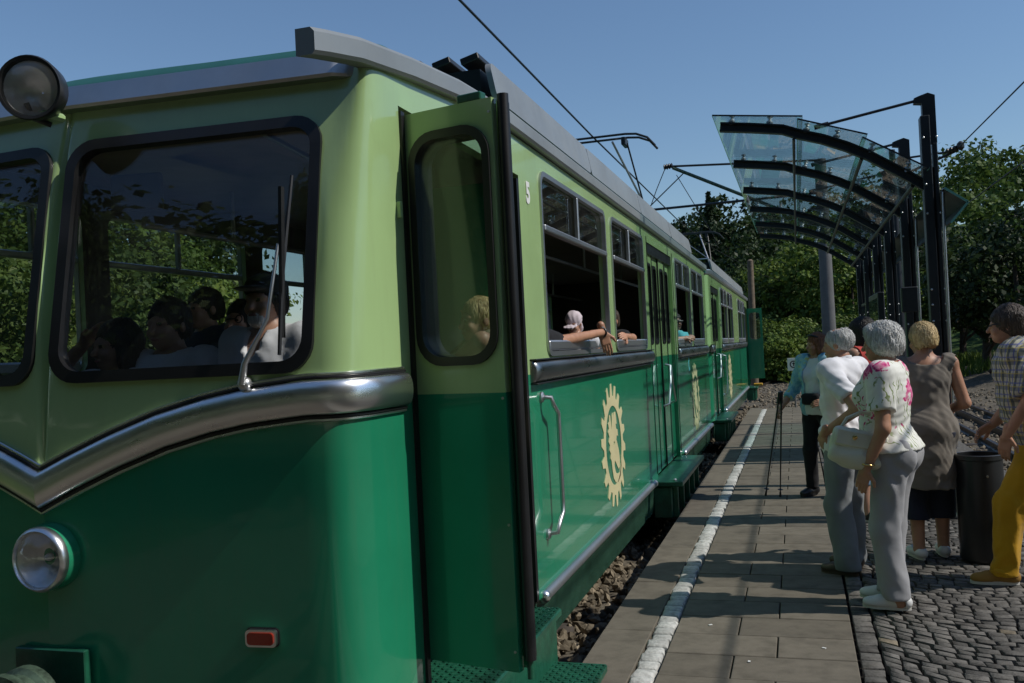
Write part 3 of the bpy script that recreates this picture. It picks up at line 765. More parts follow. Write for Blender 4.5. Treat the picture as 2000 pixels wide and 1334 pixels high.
for i in range(1, 8):
    t = i/7
    nose_rings.append([Vector((XC + (p.x - XC)*(1 - .12*t), p.y + (3.9 - p.y)*t, 2.705 + .20*math.sin(t*math.pi/2)*(1 - .6*((p.x - XC)/HW)**2) + .05*t)) for p in full])
MB().loft(nose_rings, False, False).build('roof_nose', TEAL, car, 60, recalc=False)
MB().loft([off(full, -.01, 2.62), [Vector((XC + (p.x - XC)*.2, p.y + .8, 2.60)) for p in full]], False, False).build('cab_ceiling', CEIL, car, None, recalc=False)
roof(car, 3.6, 14.85, 2.76, .2)
g_path = [(-1.385, 2.53, 2.588), (-1.37, 2.60, 2.60), (-1.35, 2.8, 2.635), (-1.33, 3.2, 2.68), (-1.325, 3.7, 2.73), (-1.325, 4.4, 2.77), (-1.325, 7, 2.77), (-1.325, 11, 2.77), (-1.325, 14.8, 2.77)]
gutter(car, g_path, .085, mat=GREYP)
gutter(car, [(2*XC - p[0] + .03, p[1], p[2]) for p in g_path], .10, mat=GREYP)
def fairing(car, y0, y1, segs=4, X=XR - .03):
    for i in range(segs):
        a, b = y0 + (y1 - y0)*i/segs, y0 + (y1 - y0)*(i + 1)/segs - .012
        poly = rrect(a, b, 2.875, 3.075, .03) if 0 < i < segs - 1 else rrect(a, b, 2.875, 3.075, .06)
        f = panel('roof_board', poly, [], lambda u, v, d: Vector((X - d - .25*(v - 2.875)**1.2, u, v)), .03, [GREYP], car, grid=.0)
        for yy in np.arange(a + .2, b, .62): MB().lathe([(.008, 0), (.008, .004), (.003, .007)], (X - .03, float(yy), 2.95), (1, 0, 0), 8).build('rivet', CHROME, f)
fairing(car, 4.42, 13.4)
lou = MB().box((XC + .55, 5.6, 2.98), (1.05, 2.3, .14)).build('resistor_box', BLKMET, car)
for k in range(7):
    MB().box((XC + .10 + k*.155, 5.6, 3.10), (.10, 2.36, .035), Matrix.Rotation(R(-14), 3, 'Y'), .004).build('louvre', BLKMET, lou)
pantograph(car, 12.6, 3.0, 4.49)
# number on the side
tc = bpy.data.curves.new('num', 'FONT'); tc.body = '5'; tc.size = .155; tc.extrude = .001; tc.offset = .007
to = bpy.data.objects.new('num', tc); COL.objects.link(to); bpy.context.view_layer.update()
tm = bpy.data.meshes.new_from_object(to.evaluated_get(bpy.context.evaluated_depsgraph_get())); bpy.data.objects.remove(to)
for v in tm.vertices: v.co = Vector((XR + .003 + v.co.z, 4.745 + v.co.x*.95, 2.40 + v.co.y))
tm.materials.clear(); tm.materials.append(WHITEP); link('number', tm, car)
# folded-out front door leaves
HB = R(-13)
hd = Vector((math.cos(HB), math.sin(HB), 0)); hn = Vector((math.sin(HB), -math.cos(HB), 0))
hinge = Vector((XR + .01, 3.13, 0)); LWD = .375
for j in range(2):
    org = hinge - hn*(.055*j)
    mp = lambda u, v, d, org=org: org + hd*u + Vector((0, 0, v)) - hn*d
    lf = panel('open_door_leaf', [(0, 1.46), (LWD, 1.46), (LWD, 2.49), (0, 2.49)], [rrect(.035, LWD - .035, 1.585, 2.385, .09)], mp, .032, [LG], car)
    panel('leaf_lower', [(0, .49), (LWD, .49), (LWD, 1.46), (0, 1.46)], [], mp, .032, [DG], lf)
    panel('seal', rrect(.015, LWD - .015, 1.56, 2.41, .11), [rrect(.043, LWD - .043, 1.592, 2.378, .085)], lambda u, v, d: mp(u, v, d - .012), .055, [BLACK], lf)
    panel('pane', rrect(.036, LWD - .036, 1.587, 2.383, .09), [], lambda u, v, d: mp(u, v, d + .012), .006, [GLS], lf)
    if j == 0:
        MB().tube([mp(LWD + .03, .53, .03), mp(LWD + .03, 2.50, .03)], .021, 12).build('rubber_edge', BLACK, lf, 60)
        MB().tube([mp(LWD + .022, .46, .04), mp(LWD + .022, .56, .04)], .012, 8).build('hinge_pin', STEPG, lf, 60)
        MB().box(mp(LWD*.75, 2.505, .02), (.10, .04, .03), Matrix.Rotation(HB, 3, 'Z'), .004).build('door_bracket', STEPG, lf)
        for zz in (.56, 1.0, 1.44, 2.44): MB().lathe([(.005, 0), (.005, .003)], mp(LWD - .012, zz, 0), tuple(hn), 8).build('screw', ALU, lf)
    else:
        MB().tube([mp(LWD + .012, .53, .016), mp(LWD + .012, 2.48, .016)], .018, 10).build('rubber_edge', BLACK, lf, 60)
MB().box((XR - .02, 3.115, 1.4), (.06, .03, 2.2)).build('door_jamb', BLACK, car)
MB().box((XR - .03, 4.60, 1.4), (.06, .035, 2.2)).build('door_jamb', BLACK, car)
for k in range(2):
    MB().box((XR - .25, 4.555 - k*.05, 1.5), (.38, .03, 1.95), None, .004).build('folded_leaf', [DG], car)
MB().tube([(XR - .045, 4.53, .55), (XR - .045, 4.53, 2.48)], .02, 10).build('rubber_edge', BLACK, car, 60)
# entrance steps with chequered treads
def tread(x0, x1, y0, y1, z, nm='step'):
    s = MB().box(((x0 + x1)/2, (y0 + y1)/2, z - .02), (x1 - x0, y1 - y0, .04), None, .008).build(nm, STEPG, car)
    mb = MB(); nx, ny = int((x1 - x0)/.028), int((y1 - y0)/.028)
    for i in range(nx):
        for j in range(ny):
            mb.box((x0 + .02 + i*.028, y0 + .02 + j*.028, z + .002), (.022, .007, .006), Matrix.Rotation(R(45 if (i + j) % 2 else -45), 3, 'Z'))
    o = mb.build('tread_pattern', STEPG, s, None); o['kind'] = 'stuff'
    for dx in (.05, x1 - x0 - .05): MB().lathe([(.008, 0), (.008, .006)], (x0 + dx, y0 + .05, z), (0, 0, 1), 8).build('bolt', ALU, s)
tread(XR - .25, -1.20, 3.2, 4.50, .30); tread(-1.33, -.965, 3.2, 4.43, .055)
MB().box((-1.235, 3.83, .13), (.02, 1.28, .30)).build('step_riser', STEPG, car)
MB().box((XR - .25, 3.85, .42), (.02, 1.3, .22)).build('step_riser', STEPG, car)
grab(car, [(XR, 4.84, 1.345), (XR + .06, 4.84, 1.34), (XR + .065, 4.86, 1.30), (XR + .065, 4.95, 1.25), (XR + .065, 4.955, 1.2), (XR + .065, 4.955, .76), (XR + .065, 4.955, .70), (XR + .065, 4.87, .66), (XR + .06, 4.84, .61), (XR, 4.84, .60)])
# lamps on the nose
hl = MB().lathe([(.105, .06), (.118, .02), (.120, -.02), (.112, -.05), (.1, -.052)], (XC + .02, 2.615, .965), (0, 1, 0), 36, False).build('headlight', DG, car, 40)
MB().lathe([(.100, -.045), (.112, -.05), (.113, -.066), (.107, -.078), (.101, -.082), (.097, -.076), (.095, -.066)], (XC + .02, 2.615, .965), (0, 1, 0), 36, False).build('chrome_ring', CHROME, hl, 60)
MB().lathe([(.004, -.01), (.03, -.014), (.06, -.03), (.096, -.068)], (XC + .02, 2.615, .965), (0, 1, 0), 32, False).build('reflector', REFL, hl, 80)
MB().lathe([(.097, -.072), (.07, -.098), (.035, -.112), (.001, -.115)], (XC + .02, 2.615, .965), (0, 1, 0), 32, False).build('lens', LENS, hl, 80)
MB().lathe([(.004, 0), (.012, -.006), (.014, -.02), (.008, -.034), (.001, -.036)], (XC + .02, 2.61, .965), (0, 1, 0), 12).build('bulb', WHITEP, hl, 60)
tl = Vector((XC + .045, 2.60, 2.60)); ax = Vector((.34, -.92, -.10)).normalized()
sl = MB().lathe([(.03, -.10), (.075, -.07), (.10, -.03), (.108, .02), (.112, .05), (.108, .06), (.098, .058), (.094, .04)], tl, ax, 36, False).build('roof_lamp', BLKMET, car, 50)
MB().lathe([(.003, -.055), (.04, -.045), (.07, -.02), (.094, .035)], tl, ax, 32, False).build('reflector', REFL, sl, 80)
MB().lathe([(.095, .045), (.06, .060), (.03, .066), (.001, .068)], tl, ax, 32, False).build('lens', LENS, sl, 80)
MB().tube([(XC + .0, 2.60, 2.56), (XC + .01, 2.62, 2.51), (XC + .05, 2.66, 2.49)], .01, 8).build('lamp_cable', BLACK, sl, 60)
MB().box((XC + .03, 2.66, 2.52), (.10, .09, .03), None, .01).build('lamp_bracket', LG, sl)
mp = mfront(1)
ml = panel('marker_light', rrect(.765, .875, .673, .729, .014), [rrect(.774, .866, .682, .720, .01)], lambda u, v, d: mp(u, v, d - .02), .02, [CHROME], car)
panel('lens', rrect(.773, .867, .681, .721, .012), [], lambda u, v, d: mp(u, v, d - .025), .022, [REDL], ml)
panel('back_plate', rrect(.761, .879, .669, .733, .016), [], lambda u, v, d: mp(u, v, d - .004), .004, [BLACK], ml)
# coupler
cp = MB().box((XC + .02, 2.588, .50), (.30, .03, .30), None, .004).build('coupler', STEPG, car)
MB().lathe([(.03, 0), (.125, 0), (.125, .035), (.11, .05), (.11, .09), (.13, .10), (.13, .13), (.05, .14), (.05, .2)], (XC + .02, 2.49, .50), (0, -1, 0), 28).build('flange', RUST, cp, 30)
for k in range(8):
    a = k*math.pi/4 + .2
    MB().lathe([(.012, 0), (.012, .025)], (XC + .02 + .09*math.cos(a), 2.36, .50 + .09*math.sin(a)), (0, -1, 0), 6).build('bolt', RUST, cp)
MB().tube([(XC - .12, 2.48, .6), (XC - .16, 2.35, .5), (XC - .15, 2.25, .3), (XC - .12, 2.2, .1)], .022, 8).build('brake_hose', BLACK, cp, 60)
# wiper
w0 = mp(.80, 1.535, -.03)
wp = MB().lathe([(.022, -.03), (.024, 0), (.016, .012), (.006, .016)], w0, (.1, -1, 0), 16).build('wiper', ALU, car, 40)
j0, j1, j2 = mp(.815, 1.60, -.05), mp(.90, 1.74, -.06), mp(.925, 1.99, -.05)
MB().tube([w0 + Vector((0, -.01, 0)), j0, j0*.4 + j1*.6, j1, j1*.5 + j2*.5, j2], [.014, .011, .007, .006, .006, .006], 8).build('wiper_arm', ALU, wp, 60)
MB().tube([mp(.925, 1.625, -.022), mp(.93, 1.9, -.024), mp(.945, 2.23, -.022)], [.007, .010, .006], 6).build('wiper_blade', BLACK, wp)
MB().box(mp(.933, 1.93, -.035), (.012, .02, .5), Matrix.Rotation(R(2.5), 3, 'Y')).build('blade_frame', BLKMET, wp)
# mirrors and a horn bracket
mr = MB().box((-2.735, 2.50, 2.245), (.10, .06, .14), None, .03).build('mirror', WHITEP, car, 50)
MB().box((XC + .24, 2.86, 2.26), (.20, .03, .14), Matrix.Rotation(R(12), 3, 'Z'), .02).build('inner_mirror', DARKIN, car, 50)
MB().tube([(XC + .62, 3.05, 2.50), (XC + .95, 3.05, 2.30)], .012, 8).build('sun_blind_rod', ALU, car, 60)
MB().box((XC + .15, 3.0, 1.12), (2.0, .35, .55), None, .05).build('driver_desk', DARKIN, car)
MB().box((XR + .008, 3.05, 2.13), (.02, .018, .06), None, .003).build('horn_bracket', LG, car)
# ---------------- second car
car2 = thing('tram_car', 'farther green railcar coupled behind the first, its last door standing open', 'train', (XC, 15.2, -.2), 'green railcars')
y0, y1 = 15.25, 27.4
RW2 = [(17.75, 19.25, 1.585, 2.60), (19.5, 21.0, 1.585, 2.60), (23.0, 24.4, 1.585, 2.60), (24.6, 25.9, 1.585, 2.60)]
wall_side(car2, XR, 1, y0 + .22, y1, [(15.75, 17.35, 2.55), (26.1, 27.2, 2.52)], RW2)
for w in RW2: window_unit(car2, XR, 1, *w)
folding_door(car2, XR, 1, 15.75, 17.35, 2.55)
step_box(car2, XR, 1, 15.6, 17.45); step_box(car2, XR, 1, 26.0, 27.2)
wall_side(car2, XL, -1, y0 + .22, y1, [], [(a + .0, b, 1.6, 2.48) for a, b in ((16, 17.5), (17.75, 19.25), (19.5, 21), (21.3, 22.8), (23, 24.4), (24.6, 25.9))])
side_belt(car2, XR, 1, 15.32, 15.72); side_belt(car2, XR, 1, 17.6, 25.95); side_belt(car2, XL, -1, 15.5, 27)
skirt_rail(car2, XR, 1, 17.6, 25.9)
gear_emblem(car2, XR, 19.4, .865, .46)
rings = []
for z in (.3, ZS): 
    rings.append([Vector((XL + .2, y0, z)), Vector((XR - .22, y0, z))] + bez((XR - .2, y0, z), (XR - .08, y0, z), (XR, y0 + .08, z), (XR, y0 + .22, z), 10))
MB().loft(rings, False, False).build('end_panel_lower', DG, car2, 60, recalc=False)
rings = []
for z in (ZS, 2.7):
    rings.append([Vector((XL + .2, y0, z)), Vector((XR - .22, y0, z))] + bez((XR - .2, y0, z), (XR - .08, y0, z), (XR, y0 + .08, z), (XR, y0 + .22, z), 10))
MB().loft(rings, False, False).build('end_panel_upper', LG, car2, 60, recalc=False)
panel('end_panel_rear', [(XL, .3), (XR, .3), (XR, 2.74), (XL, 2.74)], [], lambda u, v, d: Vector((u, y1 - d, v)), .05, [LG, DARKIN], car2)
car_common(car2, y0 + .2, y1); seats(car2, (18.4, 20.2, 23.6))
roof(car2, y0 - .1, y1 + .1, 2.76, .2)
gutter(car2, [(-1.42, y0 - .1, 2.74), (-1.33, y0 + .35, 2.76), (-1.325, 21, 2.77), (-1.325, y1 + .1, 2.77)], .085)
fairing(car2, 16.7, 26.6)
MB().box((XC + .5, 17.9, 2.94), (1.2, 2.2, .16)).build('resistor_box', BLKMET, car2)
pantograph(car2, 24.6, 3.0, 4.47, -1)
for k in range(2):
    mp2 = lambda u, v, d, k=k: Vector((XR + u, 27.15 + k*.06 + d, v))
    lf = panel('open_door_leaf', [(0, 1.46), (.42, 1.46), (.42, 2.49), (0, 2.49)], [rrect(.06, .36, 1.61, 2.37, .085)], mp2, .03, [DG], car2)
    panel('leaf_lower', [(0, .49), (.42, .49), (.42, 1.46), (0, 1.46)], [], mp2, .03, [DG], lf)
    panel('pane', rrect(.065, .355, 1.615, 2.365, .08), [], lambda u, v, d: mp2(u, v, d + .012), .006, [GLS], lf)
MB().box((-1.12, 27.0, .33), (.24, .3, .06), None, .01).build('step_edge', YELP, car2)
grab(car2, [(XR, 17.55, 1.34), (XR + .06, 17.55, 1.33), (XR + .065, 17.6, 1.2), (XR + .065, 17.6, .75), (XR + .06, 17.55, .62), (XR, 17.55, .6)])
# coupling bellows between the cars
MB().box((XC, 15.0, 1.5), (.8, .52, 1.9), None, .05).build('gangway_bellows', BLACK, car2)
# ------------------------------------------------------------------ shelter canopy
RIB = [(-.575, 3.555), (-.3, 3.515), (-.03, 3.468), (.12, 3.405), (.30, 3.345), (.50, 3.255), (.68, 3.155), (.86, 3.03), (1.0, 2.935), (1.13, 2.835)]
FY = [8.63, 10.5, 12.4, 14.25, 16.15, 18.05]
shel = thing('platform_shelter', 'curved glass platform canopy on dark steel ribs and tall posts', 'shelter', (1.18, 13.3, 0))
for i, fy in enumerate(FY):
    pts = [Vector((x, fy, z)) for x, z in RIB]; rings = []
    for k, p in enumerate(pts):
        t = (pts[min(k+1, len(pts)-1)] - pts[max(k-1, 0)]).normalized(); n = Vector((-t.z, 0, t.x))
        if n.z < 0: n = -n
        hh = .042
        prof = [(-.035, hh), (.035, hh), (.035, hh - .014), (.008, hh - .014), (.008, -hh + .014), (.035, -hh + .014), (.035, -hh), (-.035, -hh), (-.035, -hh + .014), (-.008, -hh + .014), (-.008, hh - .014), (-.035, hh - .014)]
        rings.append([p + n*b + Vector((0, a, 0)) for a, b in prof])
    rb = MB().loft(rings).build('rib', STEEL, shel, 30)
    for x, z, in ((-.47, 3.60), (-.14, 3.55), (.17, 3.45), (.42, 3.36), (.70, 3.21), (.98, 3.01)):
        MB().lathe([(.022, -.02), (.022, .0), (.03, .004), (.03, .016), (.012, .03), (.012, .045), (.026, .05), (.026, .06), (.008, .066)], (x, fy, z - .012), (.25 if x > .1 else .12, 0, 1), 12).build('glass_fixing', ALU, rb, 40)
    pb = MB().box((1.135, fy, 1.72), (.075, .13, 3.44), None, .006)
    pb.box((1.085 + .12, fy, 1.6), (.035, .10, 3.2), None, .005)
    pb.box((1.17, fy, 1.5), (.04, .02, 3.0))
    post = pb.build('post', STEEL, shel, 30)
    MB().prism([(1.06, 3.60), (1.10, 3.615), (1.17, 3.635), (1.225, 3.61), (1.225, 3.2), (1.12, 3.2), (1.12, 3.55), (1.06, 3.56)], lambda a, b, d, fy=fy: Vector((a, fy + d, b)), -.045, .045).build('post_head', STEEL, post, 30)
    MB().tube([(1.075, fy, 3.585), (.24, fy, 3.455)], .013, 8).build('tie_rod', STEEL, post, 60)
    MB().tube([(.36, fy, 3.474), (.24, fy, 3.455)], .022, 8).build('rod_fork', STEEL, post, 60)
    for z in (3.25, 2.85, 2.6, 1.95, 1.82, 1.68, .35, .22):
        for dx in (-.02, .085):
            MB().lathe([(.009, 0), (.009, .006), (.004, .01)], (1.135 + dx, fy - .066 if dx < 0 else fy - .052, z), (0, -1, 0), 8).build('bolt', ALU, post)
    if i < 2:
        MB().tube([(1.25, fy - .06, 2.80), (1.243, fy - .07, 2.74), (1.236, fy - .07, 2.4), (1.225, fy - .07, .06), (1.21, fy - .07, .02)], .013, 10).build('downpipe', ALU, post, 60)
    MB().box((1.16, fy, .01), (.26, .24, .02)).build('base_plate', STEEL, post)
rows = ((-.625, 3.625, .14, 3.525), (.10, 3.505, .66, 3.305), (.62, 3.285, 1.13, 2.965))
for i in range(5):
    ya, yb = FY[i] - (.2 if i == 0 else -.012), FY[i+1] - .012 + (.2 if i == 4 else 0)
    for (xa, za, xb, zb) in rows:
        t = Vector((xb - xa, 0, zb - za)); ln = t.length; a = math.atan2(zb - za, xb - xa)
        c = ((xa + xb)/2, (ya + yb)/2, (za + zb)/2)
        g = MB().box(c, (ln, yb - ya, .012), Matrix.Rotation(-a, 3, 'Y')).build('glass_pane', GLC, shel)
        for (x, z) in ((xa, za), (xb, zb)):
            MB().box((x, (ya + yb)/2, z), (.005, yb - ya, .0135), Matrix.Rotation(-a, 3, 'Y')).build('pane_edge', GLE, g)
        if i == 0: MB().box((c[0], ya, c[2]), (ln, .005, .0135), Matrix.Rotation(-a, 3, 'Y')).build('pane_edge', STEEL, g)
MB().tube([(.06, FY[0] - .06, 3.362), (.06, FY[-1] + .1, 3.362)], .013, 8).build('purlin', STEEL, shel, 60)
for (x, z) in ((.62, 3.14), (1.02, 2.86)): MB().tube([(x, FY[0], z), (x, FY[-1], z)], .018, 8).build('purlin', STEEL, shel, 60)
for (a, b) in (((1.235, 2.785), (1.41, 2.652)), ((1.41, 2.652), (1.27, 2.49))):
    L_ = math.hypot(b[0]-a[0], b[1]-a[1]); an = math.atan2(b[1]-a[1], b[0]-a[0])
    MB().box(((a[0]+b[0])/2, 13.3, (a[1]+b[1])/2), (L_, 9.75, .014), Matrix.Rotation(-an, 3, 'Y')).build('rain_gutter', STEEL, shel)
    MB().box(((a[0]+b[0])/2, 8.42, (a[1]+b[1])/2), (L_, .01, .018), Matrix.Rotation(-an, 3, 'Y')).build('gutter_edge', GLE, shel)
for i in range(3, 5):
    p = MB().box((1.16, (FY[i] + FY[i+1])/2, 1.25), (.012, 1.55, 1.75)).build('wind_screen', GLC, shel)
    for z in (.38, 2.12): MB().box((1.16, (FY[i] + FY[i+1])/2, z), (.03, 1.7, .04)).build('rail', STEEL, p)
MB().box((1.12, 10.25, 1.93), (.16, .12, .26), None, .01).build('speaker_box', STEEL, shel)
case = thing('dark_panel', 'added dark grey panel in the dark gap between the shelter posts behind the standing group', 'notice case', (1.05, 13.3, 0))  # dark panel added to fill the dark gap between the posts
MB().box((1.04, 13.3, 1.55), (.08, 1.5, 1.15), None, .01).build('case', STEEL, case)
panel('pane', rrect(12.6, 14.0, 1.05, 2.05, .02), [], lambda u, v, d: Vector((.996 + d, u, v)), .005, [GLS], case)
for s_ in (-.5, .5): MB().tube([(1.04, 13.3 + s_, 0), (1.04, 13.3 + s_, 1.0)], .025, 8).build('leg', STEEL, case)
# bin
bn = thing('litter_bin', 'black cylindrical litter bin beside the shelter post and yellow trousers', 'bin', (1.15, 7.02, 0))
MB().lathe([(.145, .015), (.150, .03), (.150, .70), (.156, .705), (.156, .735), (.148, .74), (.142, .735), (.142, .60), (.02, .6)], (1.15, 7.02, 0), (0, 0, 1), 36).build('body', BLKMET, bn, 40)
MB().lathe([(.12, 0), (.12, .02)], (1.15, 7.02, .0), (0, 0, 1), 24).build('foot', BLKMET, bn)
MB().box((1.20, 6.872, .28), (.012, .02, .05), None, .003).build('lock', ALU, bn)
MB().lathe([(.008, 0), (.008, .008)], (1.175, 6.873, .6), (0, -1, 0), 8).build('rivet', ALU, bn)
# small warning sign at the platform end
sg_ = thing('platform_sign', 'small white square sign with a black ring at the platform end', 'sign', (-.11, 22.0, 0))
MB().tube([(-.11, 22.05, 0), (-.11, 22.05, 1.1)], .02, 8).build('post', CONC, sg_)
MB().box((-.11, 22.02, .99), (.27, .01, .29), None, .003).build('plate', WHITEP, sg_)
ring = [(.085*math.cos(a*math.pi/12), .085*math.sin(a*math.pi/12)) for a in range(24)]; rin = [(a*.72, b*.72) for a, b in ring]
panel('symbol', ring, [rin], lambda u, v, d: Vector((-.11 + u, 22.012 + d, .99 + v)), .002, [BLACK], sg_)
panel('symbol', [(-.01, -.04), (.015, -.04), (.015, .01), (.045, .01), (.0, .05), (-.04, .01), (-.01, .01)], [], lambda u, v, d: Vector((-.11 + u, 22.012 + d, .99 + v)), .002, [BLACK], sg_)
# ------------------------------------------------------------------ masts and wires
mast = thing('catenary_mast', 'tall grey concrete catenary mast with arms beyond the canopy', 'mast', (.95, 30, -.4))
MB().tube([(.95, 30, -.5), (.95, 30, 7.05)], [.22, .17], 20).build('shaft', CONC, mast, 60)
TIP = Vector((-3.7, 30, 7.33))
MB().tube([(.95, 29.85, 7.0), TIP], .035, 8).build('top_arm', BLKMET, mast)
MB().tube([(.95, 29.85, 4.95), TIP + Vector((.15, 0, -.06))], .055, 8).build('strut_arm', RUST, mast)
MB().tube([(.95, 29.85, 6.0), (-4.3, 30, 5.98)], .04, 8).build('lower_arm', BLKMET, mast)
MB().lathe([(.05, -.15), (.1, -.12), (.06, -.08), (.1, -.04), (.06, 0), (.1, .04), (.06, .08), (.1, .12), (.05, .15)], TIP, (1, 0, .1), 12).build('insulator', BLACK, mast)
MB().tube([TIP + Vector((-.1, 0, -.05)), (-4.1, 29.9, 6.6), (-4.35, 29.9, 6.0)], .014, 6).build('dropper', WIREM, mast)
MB().tube([TIP + Vector((.5, 0, -.25)), (-4.7, 29.8, 5.75)], .018, 6).build('dropper', WIREM, mast)
MB().tube([TIP + Vector((.25, 0, -.3)), (-2.4, 30.2, 5.0), (-2.3, 30.4, 4.6)], .012, 6).build('dropper', WIREM, mast)
wp_ = thing('timber_pole', 'pale weathered timber pole standing behind the second railcar', 'pole', (-1.40, 32, -.4))
MB().tube([(-1.44, 32, -.5), (-1.38, 32, 4.25)], [.13, .10], 12).build('shaft', WOODP, wp_, 60)
MB().lathe([(.10, 0), (.05, .05)], (-1.38, 32, 4.25), (0, 0, 1), 12).build('cap', WOODP, wp_)
def wire(label, pts, r=.011):
    tag(MB().tube(pts, r, 6).build('overhead_wire', WIREM), label, 'wire', 'overhead wires')
wire('contact wire above the green train rising out of the top of the picture', [(XC, -6, 4.60), (XC, 7.3, 4.56), (XC, 12.5, 4.505), (XC, 22, 4.51), (-2.45, 30, 4.60), (-1.4, 45, 4.6), (.5, 58, 4.6)], .012)
wire('upper wire at the right ending in dark insulators behind the shelter post', [(3.7, -5, 5.35), (3.7, 16.6, 5.53), (3.7, 23, 5.71)], .014)
wire('lower wire crossing the dark trees right of the shelter post', [(3.7, -5, 4.25), (3.7, 17, 4.30), (3.72, 24, 4.36), (4.2, 34, 4.4), (5.6, 46, 4.4)], .014)
rm = thing('catenary_mast', 'dark steel mast hidden behind the shelter post carrying the right wires', 'mast', (2.35, 23.4, -.4))
MB().tube([(2.35, 23.4, -.5), (2.35, 23.4, 5.9)], [.09, .07], 12).build('shaft', STEEL, rm, 60)
MB().tube([(2.35, 23.4, 5.2), (3.72, 23.05, 5.68)], .03, 8).build('bracket_arm', STEEL, rm)
MB().tube([(2.35, 23.4, 5.66), (3.65, 23.05, 5.66)], .025, 8).build('bracket_arm', STEEL, rm)
MB().lathe([(.03, -.16), (.07, -.12), (.04, -.08), (.07, -.04), (.04, 0), (.07, .04), (.04, .08), (.07, .12), (.03, .16)], (3.6, 23.0, 5.70), (1, 0, .3), 12).build('insulator', BLACK, rm)
MB().lathe([(.03, -.1), (.08, -.05), (.08, .05), (.03, .1)], (3.75, 22.95, 5.75), (0, 0, 1), 12).build('insulator', BLACK, rm)
# ------------------------------------------------------------------ trees
def leaves(pts, nrm, size, rng, aspect=.62):
    n = len(pts)
    a = rng.normal(size=(n, 3)); a /= np.linalg.norm(a, axis=1, keepdims=True)
    nn = nrm*.8 + rng.normal(size=(n, 3))*.7; nn /= np.linalg.norm(nn, axis=1, keepdims=True)
    t = np.cross(nn, a); t /= np.linalg.norm(t, axis=1, keepdims=True) + 1e-9
    b = np.cross(nn, t)
    s = size*rng.uniform(.6, 1.3, (n, 1))
    p0 = pts - t*s*.5; p2 = pts + t*s*.5; p1 = pts + b*s*.5*aspect + nn*s*.06; p3 = pts - b*s*.5*aspect + nn*s*.06
    return np.stack([p0, p1, p2, p3], 1).reshape(-1, 3)
def crown_pts(rng, rx, ry, rz, nclump, per, csize, hollow=.45, flat=.0):
    u = rng.normal(size=(nclump, 3)); u /= np.linalg.norm(u, axis=1, keepdims=True)
    r = rng.uniform(hollow, 1.0, (nclump, 1))**.6
    lump = 1 + .22*np.sin(u[:, :1]*5.3 + 1.3)*np.cos(u[:, 1:2]*4.1) + .15*np.sin(u[:, 2:3]*6.7)
    c = u*r*lump*np.array([rx, ry, rz])
    c[:, 2] = np.where(c[:, 2] < 0, c[:, 2]*.75, c[:, 2])
    P, Nn = [], []
    for k in range(nclump):
        m = int(per*rng.uniform(.6, 1.4)); d = rng.normal(size=(m, 3)); d /= np.linalg.norm(d, axis=1, keepdims=True)
        rad = csize*rng.uniform(.6, 1.25)
        q = c[k] + d*rad*rng.uniform(.55, 1.0, (m, 1))*np.array([1, 1, .72])
        P.append(q); nv = d*.7 + u[k]*.5 + np.array([0, 0, .45]); Nn.append(nv)
    return np.concatenate(P), np.concatenate(Nn)
def quad_mesh(name, v, mat):
    n = len(v)//4; me = bpy.data.meshes.new(name)
    me.vertices.add(len(v)); me.vertices.foreach_set('co', v.astype(np.float32).ravel())
    me.loops.add(4*n); me.loops.foreach_set('vertex_index', np.arange(4*n, dtype=np.int32))
    me.polygons.add(n); me.polygons.foreach_set('loop_start', np.arange(0, 4*n, 4, dtype=np.int32))
    me.materials.append(mat); me.update(calc_edges=True); me.validate()
    return me
rt = np.random.default_rng(21)
def crown_mesh(rx, ry, rz, ncl, per, cs, leaf, mat, hollow=.45):
    p, n = crown_pts(rt, rx, ry, rz, ncl, per, cs, hollow); return quad_mesh('crown', leaves(p, n, leaf, rt), mat)
def conifer_pts(h, r, n=5200):
    z = rt.uniform(0, 1, n)**1.25; lev = np.floor(z*14)/14 + rt.uniform(0, .03, n)
    rad = r*(1 - z)*rt.uniform(.25, 1.05, n)*(0.8 + .3*np.sin(z*50)); a = rt.uniform(0, 6.283, n)
    p = np.stack([rad*np.cos(a), rad*np.sin(a), z*h - .25*rad], 1)
    return p, np.stack([np.cos(a)*.5, np.sin(a)*.5, np.full(n, .7)], 1)
CR = {
 'broad': crown_mesh(3.2, 3.2, 2.9, 120, 60, .75, .30, LEAFA),
 'broad2': crown_mesh(2.8, 3.0, 3.4, 115, 60, .7, .28, LEAFB),
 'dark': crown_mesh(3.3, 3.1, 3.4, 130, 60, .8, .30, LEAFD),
 'bush': crown_mesh(1.5, 1.5, 1.25, 95, 75, .38, .15, LEAFB, .35),
 'bushd': crown_mesh(1.5, 1.5, 1.3, 95, 75, .38, .15, LEAFA, .35),
}
CR['fine'] = crown_mesh(2.4, 2.4, 2.3, 230, 70, .5, .135, LEAFB); CR['fined'] = crown_mesh(2.5, 2.4, 2.5, 230, 70, .5, .14, LEAFA)
p, n = conifer_pts(9.5, 2.3); CR['con'] = quad_mesh('crown', leaves(p, n, .34, rt, .45), LEAFC)
def trunk_mesh(h, r, spread, zc):
    mb = MB(); mb.tube([(0, 0, -.6), (.05, .02, h*.5), (-.04, .05, h), (0, 0, zc)], [r*1.3, r, r*.75, r*.35], 9)
    for k in range(6):
        a = k*1.05 + .4; z0 = h*(.55 + .09*k)
        mb.tube([(0, 0, z0), (math.cos(a)*spread*.45, math.sin(a)*spread*.45, z0 + spread*.35), (math.cos(a)*spread*.85, math.sin(a)*spread*.85, z0 + spread*.75)], [r*.5, r*.33, r*.12], 6)
    me = mesh_np('trunk', mb.v, mb.f, [BARK], None, 60); return me
